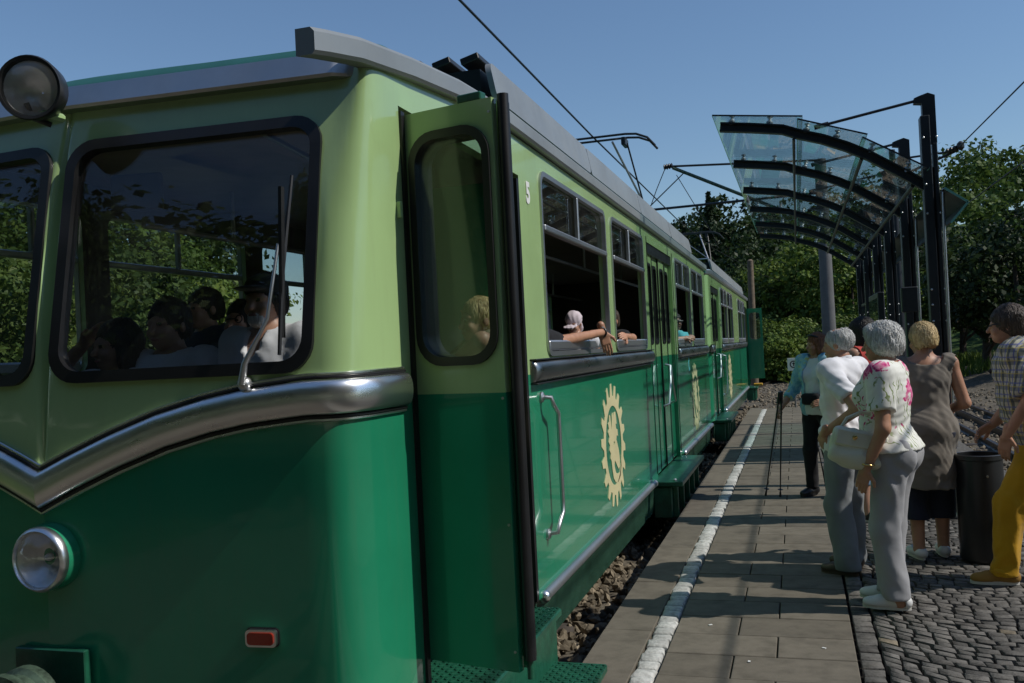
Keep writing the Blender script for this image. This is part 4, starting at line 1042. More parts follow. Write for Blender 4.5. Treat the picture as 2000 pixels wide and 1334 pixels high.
TR = {'broad': trunk_mesh(2.6, .2, 2.4, 5.4), 'broad2': trunk_mesh(2.4, .17, 2.2, 5.4), 'dark': trunk_mesh(2.8, .24, 2.4, 6.0), 'con': trunk_mesh(2.0, .18, .5, 8.5), 'fine': trunk_mesh(1.6, .12, 1.6, 4), 'fined': trunk_mesh(1.8, .13, 1.6, 4), 'bush': trunk_mesh(.6, .05, .9, 1.2), 'bushd': trunk_mesh(.6, .05, .9, 1.2)}
CZ = {'broad': 4.8, 'broad2': 4.9, 'dark': 5.2, 'con': .9, 'fine': 3.2, 'fined': 3.4, 'bush': 1.15, 'bushd': 1.15}
def tree(kind, x, y, s, label, group, z=None, name=None, sz=1.0):
    z = float(hgt(x, y)) if z is None else z
    bush = kind.startswith('bush')
    t = thing(name or ('shrub' if bush else 'conifer_tree' if kind == 'con' else 'broadleaf_tree'), label, 'shrub' if bush else 'tree', (x, y, z), group)
    a = rt.uniform(0, 6.28)
    c = bpy.data.objects.new('crown', CR[kind]); COL.objects.link(c); c.parent = t; c.location = (0, 0, CZ[kind]*s*sz); c.scale = (s, s, s*sz); c.rotation_euler = (0, 0, a)
    k = bpy.data.objects.new('stem' if bush else 'trunk', TR[kind]); COL.objects.link(k); k.parent = t; k.scale = (s, s, s*sz); k.rotation_euler = (0, 0, a)
    return t
def at_px(px, y):      # ground position under an image column at distance y
    c = cam.matrix_world.to_3x3() @ Vector(((px - 1000)/F, 0.0, -1)); k = y/c.y; return c.x*k, y
G1, G2, G3 = 'trees beyond the platform end', 'trees left of the train', 'shrubs along the line'
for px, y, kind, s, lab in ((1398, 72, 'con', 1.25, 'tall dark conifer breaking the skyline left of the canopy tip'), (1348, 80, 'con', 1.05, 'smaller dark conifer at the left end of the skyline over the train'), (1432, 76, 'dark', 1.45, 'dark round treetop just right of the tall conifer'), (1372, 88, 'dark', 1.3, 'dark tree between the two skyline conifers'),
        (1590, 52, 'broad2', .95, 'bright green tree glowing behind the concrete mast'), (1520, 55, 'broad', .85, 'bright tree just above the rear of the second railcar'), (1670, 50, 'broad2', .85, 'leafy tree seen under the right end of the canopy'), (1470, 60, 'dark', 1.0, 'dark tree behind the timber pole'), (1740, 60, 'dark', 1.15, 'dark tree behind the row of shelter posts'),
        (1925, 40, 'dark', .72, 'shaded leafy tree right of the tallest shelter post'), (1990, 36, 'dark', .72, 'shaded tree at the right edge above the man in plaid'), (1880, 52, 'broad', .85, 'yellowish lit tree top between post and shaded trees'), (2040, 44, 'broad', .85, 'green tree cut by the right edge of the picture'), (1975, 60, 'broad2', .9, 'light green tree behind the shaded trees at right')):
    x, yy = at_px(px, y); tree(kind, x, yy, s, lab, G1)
for px, y, kind, s, lab in ((1500, 44, 'bush', 1.25, 'bright shrub right behind the open rear door of the train'), (1535, 43, 'bush', 1.1, 'bright shrub above the small white sign'), (1560, 46, 'bush', 1.3, 'tall shrub left of the concrete mast foot'), (1600, 45, 'bushd', 1.2, 'shrub behind the concrete mast foot'), (1640, 44, 'bush', 1.3, 'lit shrub right of the concrete mast'), (1680, 44, 'bushd', 1.2, 'shrub behind the dark haired woman'), (1720, 46, 'bushd', 1.4, 'dark shrub behind the shelter posts'), (1485, 50, 'bushd', 1.5, 'dark green shrub behind the timber pole foot')):
    x, yy = at_px(px, y); tree(kind, x, yy, s, lab, G3)
left = [(-9.5, 5.2, 'fine', .62, 'low bright tree filling the left windscreen pane'), (-10.5, 8.0, 'fined', .72, 'green tree between the two windscreen panes, beyond the train'), (-11.5, 10.4, 'fine', .80, 'bright round tree just left of the driver, beyond the train'), (-12.5, 13.5, 'fined', .9, 'green tree behind the driver, beyond the train'), (-14.5, 7.0, 'fined', 1.25, 'taller dark tree behind the low bright one, left pane'), (-16, 11, 'fined', 1.45, 'tall shaded tree in the middle of the windscreen view'), (-17, 15, 'fine', 1.4, 'tall yellow-green tree beyond the train near the driver\'s cap'), (-18, 20, 'fined', 1.5, 'tall tree seen through the far side windows right of the driver'), (-15, 3.5, 'fined', 1.2, 'tall tree at the left edge of the picture beyond the train'), (-14, 18, 'fine', 1.0, 'small bright tree seen past the driver\'s shoulder'), (-20, 26, 'dark', 1.0, 'dark tree seen through the first open side window')]
for (x, y, k, s, lab) in left: tree(k, x, y, s, lab, G2)
# far hillside wood as one mass, with unseen light-blocking trees added behind the camera
P, Nn = [], []
rw = np.random.default_rng(5)
spots = []
for _ in range(300):
    if rw.random() < .62: x, y = rw.uniform(14, 75), rw.uniform(48, 120)
    elif rw.random() < .6: x, y = rw.uniform(-45, 16), rw.uniform(78, 125)
    elif rw.random() < .5: x, y = rw.uniform(24, 60), rw.uniform(-30, 48)
    else: x, y = rw.uniform(-40, 16), rw.uniform(-45, -13)
    if all((x - a)**2 + (y - b)**2 > 16 for a, b in spots): spots.append((x, y))
dense = [(rw.uniform(-34, 14), rw.uniform(-22, -9.5)) for _ in range(70)]  # unseen trees added behind the camera to cut skylight on the train front
dense += [(rw.uniform(9.5, 20), rw.uniform(-18, -6)) for _ in range(26)]  # more unseen trees, added to shadow the ground behind the camera
Q, Qn = [], []
for x, y in spots + dense:
    nearb = y < -5.9 and x < 20.1
    s = rw.uniform(1.4, 1.9) if nearb else rw.uniform(.8, 1.2); lo = 38 if nearb else (19 if y > 30 else 9)
    p, n = crown_pts(rw, 3.1*s, 3.1*s, 3.5*s, 62, lo, 1.0*s, .55)
    p = p + np.array([x, y, float(hgt(x, y)) + 4.6*s]); (Q if nearb else P).append(p); (Qn if nearb else Nn).append(n)
V = np.concatenate([leaves(np.concatenate(P), np.concatenate(Nn), .58, rw), leaves(np.concatenate(Q), np.concatenate(Qn), .46, rw)])
tag(link('hillside_wood_and_light_blockers', quad_mesh('hillside_wood_and_light_blockers', V, LEAFA)), 'dense green wood covering the hillsides behind and to the right, plus unseen light-blocking trees added behind the camera', 'wood', kind='stuff')
# grass and weeds along the line
rg = np.random.default_rng(9); n = 9000
gx = np.concatenate([rg.uniform(-11, -5.2, n//2), rg.uniform(.5, 9, n//2)]); gy = np.concatenate([rg.uniform(2, 45, n//2), rg.uniform(38.5, 50, n//2)])
gz = np.where((gx > -6) & (gx < 12.5), np.maximum(ballz(gx, gy), hgt(gx, gy)), hgt(gx, gy)); hh = rg.uniform(.15, .5, n)
a = rg.uniform(0, 6.28, n); w = .03; lx, ly = rg.normal(0, .12, n), rg.normal(0, .12, n)
v = np.stack([np.stack([gx - np.cos(a)*w, gy - np.sin(a)*w, gz - .02], 1), np.stack([gx + np.cos(a)*w, gy + np.sin(a)*w, gz - .02], 1), np.stack([gx + lx + np.cos(a)*w*.3, gy + ly + np.sin(a)*w*.3, gz + hh], 1), np.stack([gx + lx - np.cos(a)*w*.3, gy + ly - np.sin(a)*w*.3, gz + hh], 1)], 1).reshape(-1, 3)
tag(link('rough_grass', quad_mesh('rough_grass', v, LEAFB)), 'rough grass along the edge of the railway', 'grass', kind='stuff')
# ------------------------------------------------------------------ people: implicit surfaces meshed with surface nets
QH = 1.0      # grid coarseness
class SDF:
    def __init__(s, lo, hi, h):
        h = h*QH; s.h = h; s.lo = np.array(lo, float) - 2*h; n = np.ceil((np.array(hi, float) + 2*h - s.lo)/h).astype(int) + 1
        s.n = n; s.ax = [s.lo[i] + h*np.arange(n[i]) for i in range(3)]
        s.d = np.full(tuple(n), 1.0, np.float32); s.t = np.zeros(tuple(n), np.int8)
    def _win(s, lo, hi):
        a = [max(0, int(math.floor((lo[i] - s.lo[i])/s.h))) for i in range(3)]
        b = [min(int(s.n[i]), int(math.ceil((hi[i] - s.lo[i])/s.h)) + 1) for i in range(3)]
        if any(b[i] <= a[i] for i in range(3)): return None
        sl = tuple(slice(a[i], b[i]) for i in range(3))
        X, Y, Z = np.meshgrid(s.ax[0][sl[0]], s.ax[1][sl[1]], s.ax[2][sl[2]], indexing='ij')
        return sl, X, Y, Z
    def _put(s, sl, d, k, tg, op):
        cur = s.d[sl]
        if op == 'sub': s.d[sl] = np.maximum(cur, -d); return
        if tg is not None:
            m = d < cur; tt = s.t[sl]; tt[m] = tg; s.t[sl] = tt
        if k > 0:
            h = np.clip(.5 + .5*(cur - d)/k, 0, 1); s.d[sl] = cur*(1 - h) + d*h - k*h*(1 - h)
        else: s.d[sl] = np.minimum(cur, d)
    def cone(s, a, b, ra, rb, k=.02, tg=None, op='add'):
        a = np.array(a, float); b = np.array(b, float); m = max(ra, rb) + k + 3*s.h
        w = s._win(np.minimum(a, b) - m, np.maximum(a, b) + m)
        if w is None: return s
        sl, X, Y, Z = w; ab = b - a; L2 = max(ab @ ab, 1e-9)
        t = np.clip(((X - a[0])*ab[0] + (Y - a[1])*ab[1] + (Z - a[2])*ab[2])/L2, 0, 1)
        d = np.sqrt((X - a[0] - ab[0]*t)**2 + (Y - a[1] - ab[1]*t)**2 + (Z - a[2] - ab[2]*t)**2) - (ra + (rb - ra)*t)
        s._put(sl, d, k, tg, op); return s
    def ell(s, c, r, k=.02, tg=None, Rm=None, op='add'):
        c = np.array(c, float); r = np.array(r, float); m = r.max() + k + 3*s.h
        w = s._win(c - m, c + m)
        if w is None: return s
        sl, X, Y, Z = w; p = np.stack([X - c[0], Y - c[1], Z - c[2]])
        if Rm is not None: p = np.tensordot(np.array(Rm).T, p, 1)
        q0 = np.sqrt((p[0]/r[0])**2 + (p[1]/r[1])**2 + (p[2]/r[2])**2); q1 = np.sqrt((p[0]/r[0]**2)**2 + (p[1]/r[1]**2)**2 + (p[2]/r[2]**2)**2)
        s._put(sl, q0*(q0 - 1)/np.maximum(q1, 1e-6), k, tg, op); return s
    def box(s, c, half, rnd=.01, k=.01, tg=None, Rm=None, op='add'):
        c = np.array(c, float); half = np.array(half, float); m = np.linalg.norm(half) + rnd + k + 3*s.h
        w = s._win(c - m, c + m)
        if w is None: return s
        sl, X, Y, Z = w; p = np.stack([X - c[0], Y - c[1], Z - c[2]])
        if Rm is not None: p = np.tensordot(np.array(Rm).T, p, 1)
        q = np.abs(p) - half[:, None, None, None] + rnd
        d = np.sqrt((np.maximum(q, 0)**2).sum(0)) + np.minimum(q.max(0), 0) - rnd
        s._put(sl, d, k, tg, op); return s
    def plane(s, p, n):      # keep the side behind the plane
        n = np.array(n, float); n /= np.linalg.norm(n)
        X, Y, Z = s.ax[0][:, None, None], s.ax[1][None, :, None], s.ax[2][None, None, :]
        s.d = np.maximum(s.d, ((X - p[0])*n[0] + (Y - p[1])*n[1] + (Z - p[2])*n[2]).astype(np.float32)); return s
    def folds(s, fn):
        X, Y, Z = s.ax[0][:, None, None], s.ax[1][None, :, None], s.ax[2][None, None, :]
        s.d = (s.d + fn(X, Y, Z)).astype(np.float32); return s
    def mesh(s):
        d = s.d; n = d.shape
        ins = d < 0
        c = [(i, j, k) for i in (0, 1) for j in (0, 1) for k in (0, 1)]
        cs = np.zeros((n[0]-1, n[1]-1, n[2]-1), np.int8)
        for i, j, k in c: cs += ins[i:n[0]-1+i, j:n[1]-1+j, k:n[2]-1+k]
        act = (cs > 0) & (cs < 8); idx = -np.ones(act.shape, np.int64); A = np.argwhere(act); idx[act] = np.arange(len(A))
        if len(A) == 0: return np.zeros((0, 3)), np.zeros((0, 4), int), np.zeros(0, int)
        acc = np.zeros((len(A), 3)); cnt = np.zeros(len(A))
        edges = [(p, q) for p in c for q in c if sum(abs(p[t]-q[t]) for t in range(3)) == 1 and p < q]
        for p, q in edges:
            dp = d[A[:, 0]+p[0], A[:, 1]+p[1], A[:, 2]+p[2]]; dq = d[A[:, 0]+q[0], A[:, 1]+q[1], A[:, 2]+q[2]]
            m = (dp < 0) != (dq < 0); t = np.where(m, dp/np.where(m, dp - dq, 1), 0)
            pos = np.array(p) + (np.array(q) - np.array(p))*t[:, None]; acc += pos*m[:, None]; cnt += m
        V = s.lo + s.h*(A + acc/cnt[:, None])
        tg = s.t[A[:, 0], A[:, 1], A[:, 2]]
        Fq = []
        for ax in range(3):
            o = [a for a in range(3) if a != ax]
            sl0 = [slice(1, n[a]-1) for a in range(3)]; sl1 = list(sl0); sl0[ax] = slice(0, n[ax]-1); sl1[ax] = slice(1, n[ax])
            i0, i1 = ins[tuple(sl0)], ins[tuple(sl1)]
            E_ = np.argwhere(i0 != i1)
            if len(E_) == 0: continue
            flip = i0[tuple(E_.T)]
            g = E_.copy(); 
            for a in o: g[:, a] += 1
            def ci(da, db):
                h_ = g.copy(); h_[:, o[0]] -= da; h_[:, o[1]] -= db; return idx[tuple(h_.T)]
            q = np.stack([ci(1, 1), ci(0, 1), ci(0, 0), ci(1, 0)], 1)
            if ax == 1: flip = ~flip
            q[~flip] = q[~flip][:, ::-1]; Fq.append(q)
        return V, np.concatenate(Fq), tg
def fast_mesh(name, V, Fq, mats, mi):
    me = bpy.data.meshes.new(name)
    me.vertices.add(len(V)); me.vertices.foreach_set('co', np.asarray(V, np.float32).ravel())
    me.loops.add(Fq.size); me.loops.foreach_set('vertex_index', Fq.astype(np.int32).ravel())
    me.polygons.add(len(Fq)); me.polygons.foreach_set('loop_start', np.arange(0, Fq.size, 4, dtype=np.int32))
    for m in mats: me.materials.append(m)
    me.polygons.foreach_set('material_index', np.asarray(mi, np.int32)); me.update(calc_edges=True); me.validate(); me.shade_smooth()
    return me
SKIN = pm('skin', (0.42, 0.23, 0.15), 0.5, var=0.12, vscale=9, sub=0.08, bump=0.05, bscale=120)
SKINT = pm('skin_tanned', (0.44, 0.225, 0.135), 0.5, var=0.15, vscale=9, sub=0.06, bump=0.05, bscale=120)
LIP = pm('lips', (0.32, 0.11, 0.09), 0.45)
EYE = pm('eye_dark', (0.02, 0.015, 0.012), 0.25)
def hairmat(name, col, dark):
    m, nt, out = nmat(name); L = nt.links.new
    b = N(nt, 'ShaderNodeBsdfPrincipled'); b.inputs['Roughness'].default_value = .5
    c = coords(nt, 'Object', (90, 90, 14)); nz = N(nt, 'ShaderNodeTexNoise', i_Scale=1.0, i_Detail=6.0, i_Distortion=1.2); L(c, nz.inputs[0])
    rp = ramp(nt, [(0.32, dark), (0.68, col)], nz.outputs[0]); L(rp.outputs[0], b.inputs['Base Color'])
    bp = N(nt, 'ShaderNodeBump', i_Strength=.9, i_Distance=.012); L(nz.outputs[0], bp.inputs['Height']); L(bp.outputs[0], b.inputs['Normal'])
    L(b.outputs[0], out.inputs[0]); return m
HGREY = hairmat('hair_silver', (0.74, 0.74, 0.71), (0.36, 0.36, 0.34)); HBLOND = hairmat('hair_blond', (0.76, 0.60, 0.30), (0.36, 0.22, 0.08))
HBROWN = hairmat('hair_brown', (0.10, 0.065, 0.04), (0.03, 0.02, 0.013)); HDARK = hairmat('hair_dark', (0.022, 0.015, 0.012), (0.008, 0.006, 0.005)); HRED = hairmat('hair_auburn', (0.34, 0.13, 0.05), (0.12, 0.045, 0.02))
def cloth(name, col, var=.06, bump=.25, bscale=14, rough=.85):
    return pm(name, col, rough, var=var, vscale=6, bump=bump, bscale=bscale, spec=.2, sheen=.1)
CWHITE = cloth('cotton_white', (0.72, 0.72, 0.74)); CGREYT = cloth('trousers_grey', (0.33, 0.33, 0.34)); CGREYB = cloth('trousers_grey_blue', (0.20, 0.215, 0.225)); CBLACK = cloth('cloth_black', (0.014, 0.014, 0.016)); CYEL = cloth('trousers_mustard', (0.50, 0.27, 0.012), bump=.5, bscale=22)
CNAVY = cloth('denim_navy', (0.02, 0.024, 0.04)); CJEAN = cloth('denim_blue', (0.10, 0.17, 0.24)); CRED = cloth('cloth_red', (0.42, 0.05, 0.04)); CTAUPE = cloth('dress_taupe', (0.17, 0.15, 0.125)); CCHAR = cloth('dress_charcoal', (0.035, 0.036, 0.034)); CBLUE = cloth('shirt_blue', (0.04, 0.12, 0.42)); CTURQ = cloth('shirt_turquoise', (0.10, 0.42, 0.46)); CDKBL = cloth('shirt_dark_blue', (0.04, 0.06, 0.10)); COLIVE = cloth('shirt_olive', (0.14, 0.13, 0.045)); CPINK = cloth('hat_mauve', (0.58, 0.50, 0.53))
LWHITE = pm('white_leather', (0.68, 0.68, 0.66), .4, var=.05); LCREAM = pm('cream_leather', (0.60, 0.60, 0.48), .4, var=.08, bump=.1, bscale=60); LBROWN = pm('brown_leather', (0.06, 0.038, 0.024), .5, var=.2); LMUST = pm('mustard_suede', (0.30, 0.16, 0.03), .8, var=.15); SOLEW = pm('sole_white', (0.6, 0.58, 0.52), .6); LBLACK = pm('black_leather', (0.012, 0.012, 0.013), .45); GOLD = pm('gold', (0.7, 0.5, 0.2), .25, 1.0)
def m_floral():
    m, nt, out = nmat('floral_print'); L = nt.links.new
    b = N(nt, 'ShaderNodeBsdfPrincipled'); b.inputs['Roughness'].default_value = .8
    c = coords(nt)
    wz = N(nt, 'ShaderNodeTexNoise', i_Scale=11.0, i_Detail=2.0); L(c, wz.inputs[0])
    mx = N(nt, 'ShaderNodeMix', data_type='VECTOR'); mx.inputs[0].default_value = .16; L(c, mx.inputs[4]); L(wz.outputs['Color'], mx.inputs[5])
    v = N(nt, 'ShaderNodeTexVoronoi', i_Scale=5.2); L(mx.outputs[1], v.inputs[0])
    v2 = N(nt, 'ShaderNodeTexVoronoi', i_Scale=34.0); L(mx.outputs[1], v2.inputs[0])
    ad = N(nt, 'ShaderNodeMath', operation='MULTIPLY_ADD'); ad.inputs[1].default_value = .32; L(v2.outputs['Distance'], ad.inputs[0]); L(v.outputs['Distance'], ad.inputs[2])
    fl = ramp(nt, [(0.55, (1, 1, 1)), (0.60, (0, 0, 0))], ad.outputs[0])
    pk = ramp(nt, [(0.0, (0.28, 0.004, 0.07)), (0.3, (0.55, 0.02, 0.18)), (0.55, (0.68, 0.22, 0.35))], v2.outputs['Distance'])
    wv = N(nt, 'ShaderNodeTexWave', i_Scale=11.0, i_Distortion=7.0, i_Detail=2.0); wv.inputs['Detail Scale'].default_value = 1.6; L(c, wv.inputs[0])
    lf = ramp(nt, [(0.86, (0, 0, 0)), (0.93, (1, 1, 1))], wv.outputs[0])
    n5 = N(nt, 'ShaderNodeTexNoise', i_Scale=9.0); L(c, n5.inputs[0]); lm = ramp(nt, [(0.48, (0, 0, 0)), (0.56, (1, 1, 1))], n5.outputs[0])
    mm = N(nt, 'ShaderNodeMath', operation='MULTIPLY'); L(lf.outputs[0], mm.inputs[0]); L(lm.outputs[0], mm.inputs[1])
    m1 = N(nt, 'ShaderNodeMix', data_type='RGBA'); m1.inputs[6].default_value = (.72, .72, .66, 1); m1.inputs[7].default_value = (.20, .26, .08, 1); L(mm.outputs[0], m1.inputs[0])
    m2 = N(nt, 'ShaderNodeMix', data_type='RGBA'); L(fl.outputs[0], m2.inputs[0]); L(m1.outputs[2], m2.inputs[6]); L(pk.outputs[0], m2.inputs[7])
    L(m2.outputs[2], b.inputs['Base Color']); L(b.outputs[0], out.inputs[0]); return m
def m_plaid():
    m, nt, out = nmat('plaid_print'); L = nt.links.new
    b = N(nt, 'ShaderNodeBsdfPrincipled'); b.inputs['Roughness'].default_value = .85
    tc = N(nt, 'ShaderNodeTexCoord'); sp = N(nt, 'ShaderNodeSeparateXYZ'); L(tc.outputs['Object'], sp.inputs[0])
    def stripe(sock, freq, ph, w):
        a = N(nt, 'ShaderNodeMath', operation='MULTIPLY_ADD'); a.inputs[1].default_value = freq; a.inputs[2].default_value = ph; L(sock, a.inputs[0])
        f = N(nt, 'ShaderNodeMath', operation='FRACT'); L(a.outputs[0], f.inputs[0]); l = N(nt, 'ShaderNodeMath', operation='LESS_THAN'); l.inputs[1].default_value = w; L(f.outputs[0], l.inputs[0]); return l.outputs[0]
    xy = N(nt, 'ShaderNodeMath', operation='ADD'); L(sp.outputs[0], xy.inputs[0]); L(sp.outputs[1], xy.inputs[1])
    col = None; base = (.50, .48, .36, 1)
    for sock, fr, ph, w, cc, fac in ((xy.outputs[0], 13, .1, .34, (.04, .055, .06, 1), .8), (sp.outputs[2], 13, .2, .30, (.05, .07, .10, 1), .6), (xy.outputs[0], 13, .55, .12, (.10, .12, .34, 1), .8), (sp.outputs[2], 13, .65, .12, (.10, .12, .34, 1), .7), (sp.outputs[2], 13, .90, .07, (.45, .36, .06, 1), .7), (xy.outputs[0], 13, .80, .07, (.45, .36, .06, 1), .7)):
        st = stripe(sock, fr, ph, w); mu = N(nt, 'ShaderNodeMath', operation='MULTIPLY'); mu.inputs[1].default_value = fac; L(st, mu.inputs[0])
        mx = N(nt, 'ShaderNodeMix', data_type='RGBA'); L(mu.outputs[0], mx.inputs[0]); mx.inputs[7].default_value = cc
        if col is None: mx.inputs[6].default_value = base
        else: L(col, mx.inputs[6])
        col = mx.outputs[2]
    L(col, b.inputs['Base Color']); L(b.outputs[0], out.inputs[0]); return m
def m_bluepattern():
    m, nt, out = nmat('blue_pattern_shirt'); L = nt.links.new
    b = N(nt, 'ShaderNodeBsdfPrincipled'); b.inputs['Roughness'].default_value = .8
    nz = N(nt, 'ShaderNodeTexNoise', i_Scale=9.0, i_Detail=3.0, i_Distortion=2.5); L(coords(nt), nz.inputs[0])
    rp = ramp(nt, [(0.35, (.12, .34, .50)), (0.52, (.30, .52, .62)), (0.60, (.30, .52, .62)), (0.64, (.50, .55, .22))], nz.outputs[0]); L(rp.outputs[0], b.inputs['Base Color']); L(b.outputs[0], out.inputs[0]); return m
FLORAL, PLAID, BLUEP = m_floral(), m_plaid(), m_bluepattern()
def rotm(yaw=0, pitch=0, roll=0):
    return np.array((Matrix.Rotation(yaw, 3, 'Z') @ Matrix.Rotation(pitch, 3, 'X') @ Matrix.Rotation(roll, 3, 'Y')))
def fold_noise(seed, amp=.004, f=22, vert=.45):
    r = np.random.default_rng(seed); a = r.uniform(-1, 1, (5, 3)); a[:, 2] *= vert*2; ph = r.uniform(0, 6.28, 5)
    def fn(X, Y, Z):
        o = 0
        w = .03*np.sin(X*14 + Z*9 + ph[0]) + .03*np.sin(Y*13 - Z*7 + ph[1])
        for i in range(5): o = o + np.sin((a[i, 0]*X + a[i, 1]*Y + a[i, 2]*Z + w)*f*(1 + .35*i) + ph[i])
        return amp*o/2.2
    return fn
def add_strands(g, V, Fq, n):
    r = np.random.default_rng(len(V)); i = r.integers(0, len(V), n); p = V[i]
    ix = np.clip(((p - g.lo)/g.h).astype(int), 1, np.array(g.d.shape) - 2)
    gr = np.stack([g.d[ix[:, 0]+1, ix[:, 1], ix[:, 2]] - g.d[ix[:, 0]-1, ix[:, 1], ix[:, 2]], g.d[ix[:, 0], ix[:, 1]+1, ix[:, 2]] - g.d[ix[:, 0], ix[:, 1]-1, ix[:, 2]], g.d[ix[:, 0], ix[:, 1], ix[:, 2]+1] - g.d[ix[:, 0], ix[:, 1], ix[:, 2]-1]], 1)
    nn = gr/(np.linalg.norm(gr, axis=1, keepdims=True) + 1e-9)
    t = np.array([0, -.35, -1.0]) + r.normal(0, .38, (n, 3)); t -= nn*(t*nn).sum(1, keepdims=True); t /= np.linalg.norm(t, axis=1, keepdims=True) + 1e-9
    b = np.cross(nn, t); L_ = r.uniform(.022, .05, (n, 1)); w = r.uniform(.0018, .004, (n, 1))
    a0 = p - t*L_*.4 - nn*.003; m = p + nn*r.uniform(.001, .005, (n, 1)); e = p + t*L_*.6 + nn*r.uniform(-.003, .006, (n, 1))
    q = np.stack([a0 - b*w, a0 + b*w, m + b*w, m - b*w, e + b*w*.3, e - b*w*.3], 1).reshape(-1, 3)
    k = len(V) + 6*np.arange(n)[:, None]
    f = np.concatenate([k + np.array([[0, 1, 2, 3]]), k + np.array([[3, 2, 4, 5]])])
    return np.concatenate([V, q]), np.concatenate([Fq, f])
class Person:
    """local frame: +Y is where the chest faces, +X the person's right, Z up, origin between the feet"""
    def __init__(s, label, loc, face, h=1.67, group='people waiting on the platform', fat=1.0, female=False, lean=0.0, head=(0, 0, 0), J=None, skin=None, seated=False):
        s.k = h/1.67; s.fat = fat; s.fem = female; s.skin = skin or SKIN
        s.o = thing('person', label, 'person', loc, group); s.o.rotation_euler = (0, 0, face); s.seat = seated
        s.j = dict(hipR=(.09, 0, .88), hipL=(-.09, 0, .88), kneeR=(.10, .03, .47), kneeL=(-.10, .03, .47), ankR=(.105, -.02, .085), ankL=(-.105, -.02, .085),
                   shR=(.175, -.01, 1.375), shL=(-.175, -.01, 1.375), elR=(.225, -.04, 1.10), elL=(-.225, -.04, 1.10), wrR=(.235, .05, .86), wrL=(-.235, .05, .86), pel=(0, 0, .93), bel=(0, .02, 1.08), che=(0, 0, 1.25), nek=(0, -.015, 1.42), hed=(0, .015, 1.555))
        if lean:
            for q in ('bel', 'che', 'nek', 'hed', 'shR', 'shL', 'elR', 'elL', 'wrR', 'wrL'):
                p = np.array(s.j[q]); dz = p[2] - .93; s.j[q] = (p[0], p[1] + math.sin(lean)*dz, .93 + p[2]*0 + math.cos(lean)*dz)
        if J: s.j.update(J)
        s.j = {a: np.array(b, float) for a, b in s.j.items()}
        s.hR = rotm(*head); s.parts = {}
        s.bodyV, s.bodyF, s.bodyM = [], [], []
    def P(s, n): return s.j[n]
    HS = .93
    def hd(s, p): return s.j['hed'] + s.hR @ np.array(p, float)
    def hs(s, V):
        pv = s.j['nek'] + np.array([0, .0, .03]); return pv + (np.asarray(V, float) - pv)*s.HS
    def hx(s, p): return s.hs(s.hd(p))
    def torso(s, g, inf, tg=None, lo=True, hi=True):
        f = s.fat; j = s.j
        if lo:
            g.ell(j['pel'] + np.array([0, -.01, 0]), (.165*f + inf, .118*f + inf, .13 + inf), .05, tg)
            for sd in ('R', 'L'): g.ell(j['hip' + sd] + np.array([0, -.035*f, .02]), (.085*f + inf, .095*f + inf, .10 + inf), .05, tg)
        g.ell(j['bel'], ((.14 if s.fem else .15)*f + inf, .108*f + inf, .17 + inf), .06, tg)
        if hi:
            g.ell(j['che'], (.16*f + inf, .108*f + inf, .19 + inf), .05, tg)
            if s.fem:
                for x in (-.07, .07): g.ell(j['che'] + np.array([x, .085*f, -.01]), (.062*f + inf, .055*f + inf, .06 + inf), .04, tg)
            for sd in ('R', 'L'):
                g.cone(j['nek'] + np.array([0, 0, -.06]), j['sh' + sd], .06 + inf, .055*f + inf, .05, tg)
        return g
    def arm(s, g, sd, inf=0, t0=0, t1=2, k=.02, tg=None):
        a, b, c = s.j['sh' + sd], s.j['el' + sd], s.j['wr' + sd]; f = .5 + .5*s.fat
        r0, r1, r2 = .050*f, .040*f, .027*f
        e = min(1, t1); g.cone(a, a + (b - a)*e, r0 + inf, r0 + (r1 - r0)*e + inf, k, tg)
        if t1 > 1: g.cone(b, b + (c - b)*(t1 - 1), r1*.97 + inf, r1 + (r2 - r1)*(t1 - 1) + inf, k, tg)
        return g
    def leg(s, g, sd, inf=0, t1=2, k=.03, flare=0, tg=None):
        a, b, c = s.j['hip' + sd], s.j['knee' + sd], s.j['ank' + sd]; f = .5 + .5*s.fat
        r0, r1, r2 = .085*f, .058*f, .040
        e = min(1, t1); g.cone(a, a + (b - a)*e, r0 + inf, r0 + (r1 - r0)*e + inf, k, tg)
        if t1 > 1:
            u = t1 - 1; g.cone(b, b + (c - b)*u, r1 + inf, r1 + (r2 - r1)*u + inf + flare, k, tg)
            if inf < .01: g.ell(b + (c - b)*.3 + np.array([0, -.022, 0]), (.05*f, .05*f, .11), .03, tg)
        return g
    def bb(s, names, m): 
        p = np.array([s.j[n] for n in names]); return p.min(0) - m, p.max(0) + m
    def emit(s, g, name, mats, tags=False, keep=False, head=False, strands=0):
        V, Fq, tg = g.mesh()
        if strands:
            V, Fq = add_strands(g, V, Fq, strands); tg = np.zeros(len(V), int)
        if head: V = s.hs(V)
        if len(V) == 0: return None
        V = V*s.k; mi = tg[Fq[:, 0]] if tags else np.zeros(len(Fq), int)
        if keep: s.bodyV.append(V); s.bodyF.append(Fq); s.bodyM.append(mi); return None
        me = fast_mesh(name, V, Fq, mats, mi); o = bpy.data.objects.new(name, me); COL.objects.link(o); o.parent = s.o; return o
    def solid(s, mb, name, mat, parent=None, smooth=60):
        o = mb.build(name, mat, None, smooth); o.parent = parent or s.o; o.scale = (s.k,)*3 if parent is None else (1, 1, 1); return o
